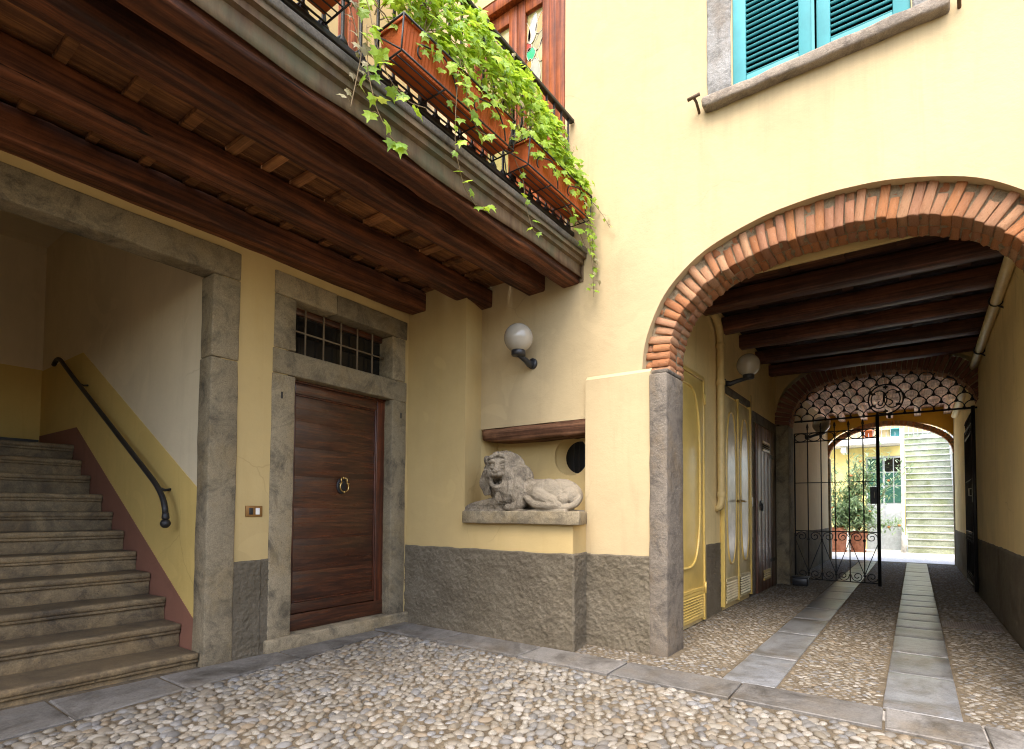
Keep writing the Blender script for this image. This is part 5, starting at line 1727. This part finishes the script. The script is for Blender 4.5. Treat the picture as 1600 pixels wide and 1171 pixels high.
for i in range(30):
    x = -2.2+i*0.115
    MB().tube([(x, 19.9, 3.52), (x, 19.9, 4.3)], 0.008, 5).build('baluster', M['paleframe'], rl)
for x, lab, k in ((-1.20, 'terracotta pot on the far canopy edge', 'terracotta'), (-0.72, 'green leafy pot plant on the far canopy edge', 'ivory'), (-0.48, 'turquoise box on the far canopy edge', 'teal')):
    t = thing('flower_pot', lab, 'flower pot', (x, 20.05, 3.52))
    MB().lathe([(0.09,0),(0.14,0.02),(0.17,0.22),(0.18,0.22),(0.18,0.26),(0.15,0.26)], (x, 20.05, 3.522), 14).build('pot', M[k], t, True)
# shrub in terracotta planters
def leaf_shape(w, l, fold=0.15, n=6):
    """long leaf, root at the origin, along +Y"""
    vs = [Vector((0, 0, 0))]
    for i in range(1, n):
        t = i/n
        ww = w*math.sin(PI*t**0.8)*0.5
        vs += [Vector((-ww, l*t, ww*fold-0.15*l*t*t)), Vector((ww, l*t, ww*fold-0.15*l*t*t))]
    vs.append(Vector((0, l, -0.15*l)))
    fs = [(0, 2, 1)]
    for i in range(1, n-1):
        a = 1+(i-1)*2
        fs.append((a, a+1, a+3, a+2))
    a = 1+(n-2)*2
    fs.append((a, a+1, len(vs)-1))
    return vs, fs
def planter(x, y, lab, w, d, h):
    t = thing('planter', lab, 'planter', (x, y, 0), 'terracotta planters under the far shrub')
    b = MB()
    b.lathe([(w*0.36,0),(w*0.38,0.02),(w*0.48,h*0.8),(w*0.53,h*0.8),(w*0.53,h),(w*0.46,h),(w*0.44,h-0.06)], (x, y, 0.01), 20)
    b.build('pot', M['farpot'], t, True)
    MB().lathe([(w*0.42,0),(w*0.46,0.05)], (x, y, 0.0), 20).build('saucer', M['farpot'], t, True)
planter(-1.92, 18.6, 'left terracotta planter at the foot of the far oleander', 0.52, 0.4, 0.72)
planter(-1.42, 18.9, 'right terracotta planter at the foot of the far oleander', 0.48, 0.4, 0.62)
sb = thing('oleander_shrub', 'bushy pale green oleander with orange flowers in the far courtyard', 'shrub', (-1.6, 18.75, 0.6))
lv, lf_ = leaf_shape(0.034, 0.17, 0.2, 5)
vs = []; fs = []
stems = MB()
tips = []
r5 = random.Random(11)
for base in ((-1.92, 18.6, 0.68), (-1.42, 18.9, 0.58), (-1.8, 18.65, 0.68)):
    for k in range(9):
        a = r5.uniform(0, 2*PI); sp = r5.uniform(0.15, 1.1)
        top = Vector((base[0]+math.cos(a)*sp*0.8+0.3, base[1]+math.sin(a)*sp*0.6, base[2]+r5.uniform(0.2, 2.2)))
        bs = Vector(base)
        m = bs.lerp(top, 0.5)+Vector((0, 0, 0.15))
        pts = smooth_curve([bs, m, top], 8, 1)
        stems.tube(pts, 0.014, 5, r1=0.005)
        for q in pts[2:]: tips.append(q)
stems.build('stem', M['bark'], sb, True)
for q in tips:
    for k in range(30):
        o = q+Vector((r5.gauss(0, 0.13), r5.gauss(0, 0.11), r5.gauss(0, 0.11)))
        mw = Matrix.LocRotScale(o, Matrix.Rotation(r5.uniform(0, 2*PI), 3, 'Z') @ Matrix.Rotation(r5.uniform(-0.6, 1.1), 3, 'X'), Vector((1, 1, 1))*r5.uniform(0.8, 1.5))
        s0 = len(vs)
        vs += [mw @ v for v in lv]
        fs += [tuple(i+s0 for i in f) for f in lf_]
o = mobj('foliage', mesh('foliage', vs, fs, M['shrubleaf'], True), sb); o['kind'] = 'stuff'
vs = []; fs = []
for k in range(26):
    q = r5.choice(tips)+Vector((r5.gauss(0, 0.12), -0.1+r5.gauss(0, 0.1), r5.gauss(0.05, 0.1)))
    b = MB().sphere(q, (0.045, 0.045, 0.035), 6, 4)
    s0 = len(vs); vs += b.v; fs += [tuple(i+s0 for i in f) for f in b.f]
o = mobj('flowers', mesh('flowers', vs, fs, M['flower'], True), sb); o['kind'] = 'stuff'

# ------------------------------------------------------------------ balcony
ba2 = thing('wooden_balcony', 'long balcony on four dark timber beams with a stained metal fascia', 'balcony', (-3.4, 1.0, 3.2))
for (x0, x1, zb, yend) in ((-4.33, -4.105, 3.205, 3.90), (-3.685, -3.50, 3.225, 4.25), (-3.045, -2.852, 3.235, 4.25), (-2.655, -2.475, 3.222, 4.25)):
    part_box('beam', M['beam'], ba2, x0, x1, -2.0, yend, zb, 3.398, r=0.014, seg=0.10, amp=0.011, freq=3.5)
jy = [-1.5, -1.1, -0.7, -0.3, 0.12, 0.48, 0.80, 1.10, 1.376, 1.64, 1.86, 2.064, 2.335, 2.678, 2.992, 3.265, 3.543, 3.85]
for y in jy:
    pale = 1.2 < y < 3.6
    for (xa, xb) in ((-3.50, -3.045), (-4.105, -3.685), (-2.852, -2.655)):
        pl = pale and xa == -3.50 and rnd.random() < 0.72
        wdt = rnd.uniform(0.05, 0.075)
        part_box('batten', M['batten'] if pl else M['board'], ba2, xa-0.03, xb+0.03, y-wdt/2, y+wdt/2, 3.402, 3.432, r=0.004, seg=0.3, amp=0.002)
for (xa, xb) in ((-4.36, -4.10), (-4.095, -3.80), (-3.795, -3.52), (-3.515, -3.27), (-3.265, -3.01), (-3.005, -2.75), (-2.745, -2.46)):
    part_box('floor_board', M['board'], ba2, xa, xb, -2.0, 4.24, 3.436+rnd.uniform(0, 0.003), 3.465, r=0.004, seg=0.5, amp=0.003)
part_box('edge_ledge', M['ledge'], ba2, -2.75, -2.385, -2.0, 4.195, 3.468, 3.52, r=0.01, seg=0.4, amp=0.004)
# stained metal fascia in steps, with a wavy lower lip
n = 90
prof = [(-2.405, 3.475), (-2.40, 3.43), (-2.425, 3.425), (-2.425, 3.385), (-2.452, 3.375), (-2.455, 3.32), (-2.462, 3.24)]
vs = []; fs = []
for i in range(n+1):
    y = -2.0+6.19*i/n
    wav = 0.020*noise.noise(Vector((y*1.1, 0, 0)))+0.012*noise.noise(Vector((y*3.2, 4, 0)))
    sag = 0.022*math.exp(-((y-2.6)/0.6)**2)
    for k, (x, z) in enumerate(prof):
        zz = z+0.004*noise.noise(Vector((y*2, k, 0)))
        xx = x+0.003*noise.noise(Vector((y*3, k, 5)))
        if k >= 5: zz += wav*0.9*(1 if k == 6 else 0.3)+0.03*(1 if k == 6 else 0)-sag
        if k == 6: xx += 0.010+0.02*abs(noise.noise(Vector((y*1.3, 9, 0))))
        vs.append((xx, y, zz))
K = len(prof)
for i in range(n):
    for k in range(K-1):
        fs.append((i*K+k, i*K+k+1, (i+1)*K+k+1, (i+1)*K+k))
o = mobj('fascia', mesh('fascia', vs, fs, M['flash'], True), ba2)
sm2 = o.modifiers.new('thickness', 'SOLIDIFY'); sm2.thickness = 0.004
smooth_by_angle(o.data, 35)
b = MB(); b.box(-2.47, -2.43, 4.19, 4.198, 3.23, 3.47); b.build('fascia_end', M['flash'], ba2)

# railing
rg = thing('balcony_railing', 'black iron balcony railing with balusters behind the flower boxes', 'railing', (-2.55, 1.5, 3.52))
MB().gbox(-2.578, -2.522, -2.0, 4.19, 3.668, 3.706, 0.006, 1.0, 0.002).build('bottom_rail', IRON, rg, True)
MB().gbox(-2.575, -2.525, -2.0, 4.19, 4.735, 4.765, 0.006, 1.0, 0.001).build('top_rail', IRON, rg, True)
y = -1.9
i = 0
while y < 4.15:
    b = MB()
    if i % 8 == 4:
        b.lathe([(0.012,0),(0.03,0.05),(0.03,0.16),(0.016,0.20),(0.016,0.3),(0.034,0.34),(0.016,0.40),(0.014,1.05)], (-2.55, y, 3.69), 10)
        b.tube([(-2.55, y, 3.50), (-2.55, y, 3.70)], 0.018, 8)
    else:
        b.lathe([(0.028,0),(0.028,0.02),(0.010,0.06),(0.010,0.5),(0.018,0.53),(0.010,0.56),(0.010,1.03)], (-2.55, y, 3.705), 8)
    b.build('baluster', IRON, rg, True)
    # small arch between balusters, at the foot
    pts = [(-2.55, y+0.0+0.118*k/10, 3.712+0.055*(1-abs(math.cos(PI*k/10)))) for k in range(11)]
    pts = [(-2.55, y+0.012+0.094*k/10, 3.75-0.045*math.sin(PI*k/10)) for k in range(11)]
    MB().tube(pts, 0.008, 6).build('foot_scroll', IRON, rg, True)
    y += 0.118; i += 1

# flower boxes in their wire cages
def flower_box(lab, y0, y1):
    t = thing('flower_box', lab, 'flower box', (-2.4, (y0+y1)/2, 3.71), 'terracotta flower boxes hung on the railing')
    xi, xo = -2.505, -2.315
    z0, z1 = 3.722, 3.915
    # tapered trough with ribbed sides
    b = MB()
    n = int((y1-y0)/0.0125)
    def sect(y, k):
        rib = 0.0022*(1 if k % 2 else -1)
        return [(xi-0.012, y, z1), (xi+0.016-rib, y, z0+0.012), (xi+0.022, y, z0), (xo-0.022, y, z0), (xo-0.016+rib, y, z0+0.012), (xo+0.008+rib, y, z1-0.035), (xo+0.010, y, z1)]
    vs = []
    for k in range(n+1):
        vs += sect(y0+(y1-y0)*k/n, k)
    fs = []
    for k in range(n):
        for j in range(6):
            fs.append((k*7+j, k*7+j+1, (k+1)*7+j+1, (k+1)*7+j))
    fs.append(tuple(range(7))); fs.append(tuple(n*7+j for j in range(7))[::-1])
    b.add(vs, fs)
    recalc(b.build('trough', M['terracotta'], t))
    # rim
    for (a, c, d, e) in ((xo+0.004, xo+0.022, y0-0.008, y1+0.008), (xi-0.024, xi-0.006, y0-0.008, y1+0.008)):
        part_box('rim', M['terracotta'], t, a, c, d, e, z1-0.012, z1+0.012, r=0.004, seg=2, amp=0)
    for yy in (y0-0.010, y1-0.008):
        part_box('rim', M['terracotta'], t, xi-0.004, xo+0.003, yy, yy+0.018, z1-0.012, z1+0.012, r=0.004, seg=2, amp=0)
    MB().box(xi, xo, y0+0.01, y1-0.01, z1-0.04, z1-0.03).build('soil', M['bark'], t)
    # wire cage
    ya, yb = y0-0.025, y1+0.025
    xa, xb = xi-0.03, xo+0.012
    W_ = 0.0062
    c = MB()
    zt = z1-0.005
    zb = z0-0.012
    c.tube([(xb+0.018, ya, zt), (xb+0.018, yb, zt)], W_, 6)
    c.tube([(xa, ya, zt), (xa, yb, zt)], W_, 6)
    for k in range(5):
        x = xa+0.03+(xb-xa-0.03)*k/4
        c.tube([(x, ya, zb), (x, yb, zb)], W_ if k in (0, 4) else 0.0042, 6)
    m = max(3, int((yb-ya)/0.27))
    for k in range(m+1):
        yy = ya+(yb-ya)*k/m
        c.tube([(xa, yy, zt), (xa+0.03, yy, zb-0.006), (xb, yy, zb-0.006)]+([(xb+0.018, yy, zt)] if k in (0, m) else []), 0.0058, 6)
    for yy in (ya, yb):
        c.tube([(xa, yy, zt), (xb+0.018, yy, zt)], W_, 6)
        c.tube([(xa, yy, zt), (xb, yy, zb)], 0.005, 6)
    c.build('wire_cage', IRON, t, True)
    # hooked braces on the front
    m = max(2, int((y1-y0)/0.36))
    for k in range(m):
        yy = y0+(y1-y0)*(k+0.18)/m
        L = (y1-y0)/m*0.68
        xf = xo+0.024
        pts = [(xb+0.006, yy+0.028, z0+0.028), (xb+0.008, yy+0.016, z0+0.018), (xb+0.006, yy, z0+0.03), (xb+0.012, yy-0.006, z0+0.07), (xb+0.014, yy+0.02, z0+0.105),
               (xb+0.016, yy+0.08, z0+0.125), (xb+0.018, yy+0.6*L, z0+0.16), (xb+0.018, yy+0.75*L, z0+0.13), (xb+0.014, yy+0.93*L, z0+0.06), (xb+0.004, yy+L, zb+0.012)]
        MB().tube(smooth_curve(pts, 30, 2), 0.0052, 6).build('hook_brace', IRON, t, True)
    # iron straps carrying the cage on the rail
    for yy in (y0+0.1, y1-0.1):
        MB().tube([(xa, yy, zb), (-2.55, yy, 3.70)], 0.006, 6).build('strap', IRON, t)
        MB().tube([(xa, yy, zt), (-2.55, yy, zt+0.02)], 0.006, 6).build('strap', IRON, t)
flower_box('terracotta flower box at the left end, cut by the picture edge', 0.62, 1.60)
flower_box('long terracotta flower box in the middle of the railing', 1.985, 2.955)
flower_box('terracotta flower box at the wall end of the railing', 3.185, 4.06)

# upper doors behind the railing
def balcony_door(lab, x0, x1, y, z0, z1, along_x):
    t = thing('balcony_door', lab, 'balcony door', ((x0+x1)/2 if along_x else y, y if along_x else (x0+x1)/2, z0))
    def pb_(name, a, b8, c, d, e, f, mat='orangewood', par=None, **kw):
        # a,b along the wall, c,d depth (positive towards the viewer), e,f heights
        if along_x: bx = (a, b8, y-d, y-c, e, f)
        else: bx = (y+c, y+d, a, b8, e, f)
        return part_box(name, M[mat], par or t, *bx, r=0.006, seg=1.5, amp=0.0)
    pb_('frame', x1-0.10, x1, -0.14, 0.015, z0, z1)
    pb_('frame', x1-0.195, x1-0.105, -0.14, -0.01, z0, z1)
    pb_('frame', x0, x0+0.10, -0.14, 0.015, z0, z1)
    pb_('frame_head', x0+0.101, x1-0.101, -0.14, 0.01, z1-0.11, z1)
    xm = (x0+x1)/2
    for (a, b8) in ((x0+0.105, xm-0.003), (xm+0.003, x1-0.20)):
        lf2 = pb_('leaf_stile', a, a+0.10, -0.11, -0.05, z0, z1-0.115)
        pb_('leaf_stile', b8-0.10, b8, -0.11, -0.05, z0, z1-0.115)
        pb_('leaf_rail', a+0.101, b8-0.101, -0.11, -0.052, z1-0.26, z1-0.117)
        pb_('leaf_rail', a+0.101, b8-0.101, -0.11, -0.052, z0+0.95, z0+1.07)
        pb_('leaf_panel', a+0.101, b8-0.101, -0.10, -0.075, z0, z0+0.945)
        pb_('glass', a+0.101, b8-0.101, -0.095, -0.088, z0+1.075, z1-0.265, 'olive')
        if along_x and a > xm-0.1:
            gx, gz = (a+b8)/2, z1-0.265
            def petal(cx, cz, rx, rz, rot, mat):
                pts = []
                for k in range(20):
                    q = 2*PI*k/20
                    u, w = rx*math.cos(q), rz*math.sin(q)*(1-0.25*math.cos(q))
                    ca, sa = math.cos(rot), math.sin(rot)
                    pts.append((cx+u*ca-w*sa, y+0.084, cz+u*sa+w*ca))
                bq = MB(); bq.add(pts, [tuple(range(20))]); bq.build('coloured_pane', M[mat], t)
                MB().tube(pts, 0.0035, 5, closed=True).build('lead_line', M['lead'], t, True)
            petal(gx-0.03, gz-0.17, 0.15, 0.05, R(78), 'smoke')
            petal(gx+0.08, gz-0.13, 0.13, 0.055, R(62), 'amber')
            petal(gx-0.115, gz-0.16, 0.13, 0.045, R(105), 'honey')
            petal(gx-0.05, gz-0.42, 0.055, 0.07, R(10), 'emerald')
            petal(gx+0.05, gz-0.32, 0.10, 0.045, R(60), 'olive')
            petal(gx-0.10, gz-0.33, 0.06, 0.04, R(140), 'ruby')
            petal(gx+0.09, gz-0.42, 0.13, 0.05, R(80), 'honey')
            petal(gx+0.0, gz-0.62, 0.14, 0.06, R(95), 'smoke')
            petal(gx-0.10, gz-0.58, 0.12, 0.045, R(70), 'amber')
    pb_('hinge', x1-0.205, x1-0.195, -0.05, -0.03, z1-0.75, z1-0.60, 'lead')
balcony_door('orange wooden balcony door with stained glass panes at the balcony end', UX0, UX1, 4.2, 3.52, 6.42, True)
balcony_door('orange wooden door on the side wall above the balcony, mostly hidden', 2.0, 3.12, -4.30, 3.52, 6.3, False)

# ------------------------------------------------------------------ ivy
def ivy_leaf(seed):
    r = random.Random(seed)
    out = [(0, 0.0), (0.20, -0.10), (0.46, 0.02), (0.36, 0.22), (0.52, 0.50), (0.26, 0.52), (0.10, 0.70), (0.0, 1.0), (-0.10, 0.70), (-0.26, 0.52), (-0.52, 0.50), (-0.36, 0.22), (-0.46, 0.02), (-0.20, -0.10)]
    vs = [Vector((0, 0.30, 0.03))]
    for (x, y) in out:
        x *= r.uniform(0.9, 1.1); y *= r.uniform(0.92, 1.08)
        vs.append(Vector((x, y, -0.16*abs(x)**1.3-0.20*max(0, y-0.3)**2+r.uniform(-0.03, 0.03))))
    n = len(out)
    return vs, [(0, 1+i, 1+(i+1) % n) for i in range(n)]
IV = [ivy_leaf(i) for i in range(6)]
IVM = [mesh('leaf', v, f, M['leaf'], False) for v, f in IV]
IVD = [mesh('leaf', v, f, M['dryleaf'], False) for v, f in IV]
r6 = random.Random(21)
def leaf_matrix(p, n, size, spin):
    """leaf at p facing n, tip mostly downward"""
    n = n.normalized()
    down = Vector((0, 0, -1))
    t = down-n*down.dot(n)
    if t.length < 1e-3: t = Vector((0, 1, 0))
    t.normalize()
    x = t.cross(n)
    m = Matrix((x, t, n)).transposed()
    m = Matrix.Rotation(spin, 3, n) @ m
    return Matrix.LocRotScale(p, m.to_quaternion(), Vector((size, size, size)))
def make_ivy(lab, y0, y1, count, top, root, objs=280):
    t = thing('ivy_plant', lab, 'ivy', root, 'ivy plants growing out of the flower boxes')
    L_ = []
    for k in range(count):
        y = r6.uniform(y0, y1)
        f = r6.random()
        zt = interp(top, y)
        zt += 0.16*noise.noise(Vector((y*3.1, 7, 0)))
        if noise.noise(Vector((y*4.5, f*3.5, 2.0))) < -0.22: continue
        z = 3.90+(zt-3.90)*f**0.9
        bulge = math.sin(PI*min(1, 0.25+f*0.75))
        dep = r6.random()
        x = -2.47+0.20*bulge*dep-0.10*f+r6.gauss(0, 0.025)
        n = Vector((0.9*dep+0.25+r6.gauss(0, 0.35), r6.gauss(-0.25, 0.5), 0.75+r6.gauss(0, 0.4)))
        p = Vector((x, y, z))
        sz = r6.choice((0.040, 0.047, 0.055, 0.062, 0.070, 0.080, 0.095))*r6.uniform(0.85, 1.1)
        L_.append((dep+f*0.2, leaf_matrix(p, n, sz, r6.gauss(0, 0.7))))
    L_.sort(key=lambda q: -q[0])
    for d, mw in L_[:objs]:
        o = bpy.data.objects.new('leaf', r6.choice(IVM) if r6.random() > 0.03 else r6.choice(IVD))
        o.matrix_world = mw
        loc, rot, sca = mw.decompose()
        o.location, o.scale = loc, sca
        o.rotation_mode = 'QUATERNION'; o.rotation_quaternion = rot
        link(o, t)
    vs = []; fs = []
    for d, mw in L_[objs:]:
        sv, sf = r6.choice(IV)
        s0 = len(vs)
        vs += [mw @ v for v in sv]; fs += [tuple(i+s0 for i in f) for f in sf]
    o = mobj('foliage', mesh('foliage', vs, fs, M['leaf'], False), t); o['kind'] = 'stuff'
    for k in range(count//24):     # sprigs spilling over the rim of the box
        y = r6.uniform(y0+0.05, y1-0.05)
        q = Vector((-2.285+r6.uniform(-0.02, 0.03), y, r6.uniform(3.80, 3.95)))
        mw = leaf_matrix(q, Vector((0.9, r6.gauss(-0.3, 0.4), 0.4+r6.gauss(0, 0.3))), r6.uniform(0.045, 0.075), r6.gauss(0, 0.7))
        o = bpy.data.objects.new('leaf', r6.choice(IVM))
        loc, rot, sca = mw.decompose()
        o.location, o.scale = loc, sca
        o.rotation_mode = 'QUATERNION'; o.rotation_quaternion = rot
        link(o, t)
    # woody tangle
    b = MB()
    for k in range(26):
        y = r6.uniform(y0, y1)
        p = [Vector((-2.42, y, 3.90))]
        for q in range(5):
            p.append(p[-1]+Vector((r6.gauss(-0.015, 0.03), r6.gauss(0.02, 0.06), r6.uniform(0.04, 0.17))))
        p = [v for v in p if v.z < interp(top, min(y1, max(y0, v.y)))]
        if len(p) > 2: b.tube(p, 0.004, 5, r1=0.002)
    o = b.build('stem', M['stem'], t, True); o['kind'] = 'stuff'
    return t
def trail(t, pts, n, dry=0.0, size=(0.04, 0.075), r=0.0026):
    c = smooth_curve([Vector(p) for p in pts], 40, 3)
    b = MB().tube(c, r, 5)
    leaves = []
    for k in range(n):
        i = min(40, int(40*(k+0.6)/n))
        p = c[i]
        sd = Vector((r6.gauss(0.25, 0.5), r6.gauss(0, 0.7), r6.gauss(0.1, 0.3)))
        q = p+sd.normalized()*r6.uniform(0.02, 0.05)
        b.tube([p, p.lerp(q, 0.6)+Vector((0, 0, 0.008)), q], 0.0016, 4)
        nrm = Vector((0.7+r6.gauss(0, 0.3), -0.35+r6.gauss(0, 0.4), 0.35+r6.gauss(0, 0.35)))
        leaves.append(leaf_matrix(q, nrm, r6.uniform(*size), r6.gauss(0, 0.6)))
    b.build('vine', M['stem'], t, True)
    for mw in leaves:
        o = bpy.data.objects.new('leaf', r6.choice(IVD) if r6.random() < dry else r6.choice(IVM))
        loc, rot, sca = mw.decompose()
        o.location, o.scale = loc, sca
        o.rotation_mode = 'QUATERNION'; o.rotation_quaternion = rot
        link(o, t)
i1 = make_ivy('ivy in the left flower box, with long half withered strands hanging down', 0.7, 1.95, 190, [(0.6, 4.5), (2.0, 4.6)], (-2.4, 1.1, 3.9), 120)
i2 = make_ivy('dense bright ivy in the long middle flower box', 1.98, 3.05, 1350, [(1.9, 4.70), (2.6, 4.78), (3.05, 4.72), (3.2, 4.66)], (-2.4, 2.4, 3.9), 190)
i3 = make_ivy('dense bright ivy in the flower box next to the facade wall', 3.05, 4.16, 1350, [(3.0, 4.74), (3.6, 4.66), (4.0, 4.46), (4.2, 4.25)], (-2.4, 3.7, 3.9), 165)
trail(i1, [(-2.38,1.55,3.92),(-2.33,1.60,3.80),(-2.32,1.66,3.66),(-2.30,1.70,3.50),(-2.31,1.68,3.36),(-2.33,1.66,3.20)], 17, 0.85, (0.03, 0.05))
trail(i1, [(-2.38,1.75,3.95),(-2.30,1.74,3.78),(-2.28,1.76,3.62),(-2.27,1.85,3.45),(-2.26,1.98,3.40),(-2.25,2.10,3.44)], 15, 0.0, (0.06, 0.10))
trail(i1, [(-2.29,1.72,3.66),(-2.29,1.73,3.42),(-2.28,1.78,3.25),(-2.26,1.86,3.13),(-2.25,1.98,3.12)], 13, 0.3, (0.05, 0.085))
trail(i2, [(-2.30,2.42,3.98),(-2.27,2.44,3.84),(-2.27,2.47,3.70),(-2.26,2.55,3.58),(-2.25,2.66,3.60)], 15, 0.0, (0.05, 0.075))
trail(i2, [(-2.27,2.38,3.86),(-2.29,2.38,3.6),(-2.31,2.40,3.40),(-2.31,2.48,3.20),(-2.30,2.62,3.10),(-2.29,2.74,3.20)], 13, 0.05, (0.04, 0.075))
trail(i3, [(-2.45,3.16,3.85),(-2.36,3.18,3.62),(-2.35,3.2,3.42),(-2.34,3.28,3.27),(-2.33,3.40,3.28)], 9, 0.0, (0.04, 0.06))
trail(i3, [(-2.36,3.70,3.72),(-2.32,3.75,3.66),(-2.31,3.85,3.58),(-2.31,3.95,3.50),(-2.31,4.05,3.42)], 11, 0.0, (0.045, 0.075))
trail(i3, [(-2.32,4.08,3.80),(-2.29,4.10,3.62),(-2.28,4.12,3.42),(-2.28,4.12,3.25),(-2.28,4.12,3.10)], 16, 0.15, (0.035, 0.06))
trail(i3, [(-2.30,3.98,3.80),(-2.27,4.02,3.66),(-2.26,4.06,3.52),(-2.27,4.08,3.38)], 13, 0.05, (0.04, 0.07))
trail(i3, [(-2.31,4.02,3.72),(-2.29,4.05,3.52),(-2.28,4.09,3.30),(-2.27,4.10,3.02)], 15, 0.1, (0.035, 0.06))
trail(i3, [(-2.34,4.05,3.95),(-2.28,4.12,3.86),(-2.20,4.14,3.74),(-2.14,4.15,3.62)], 7, 0.0, (0.03, 0.05))
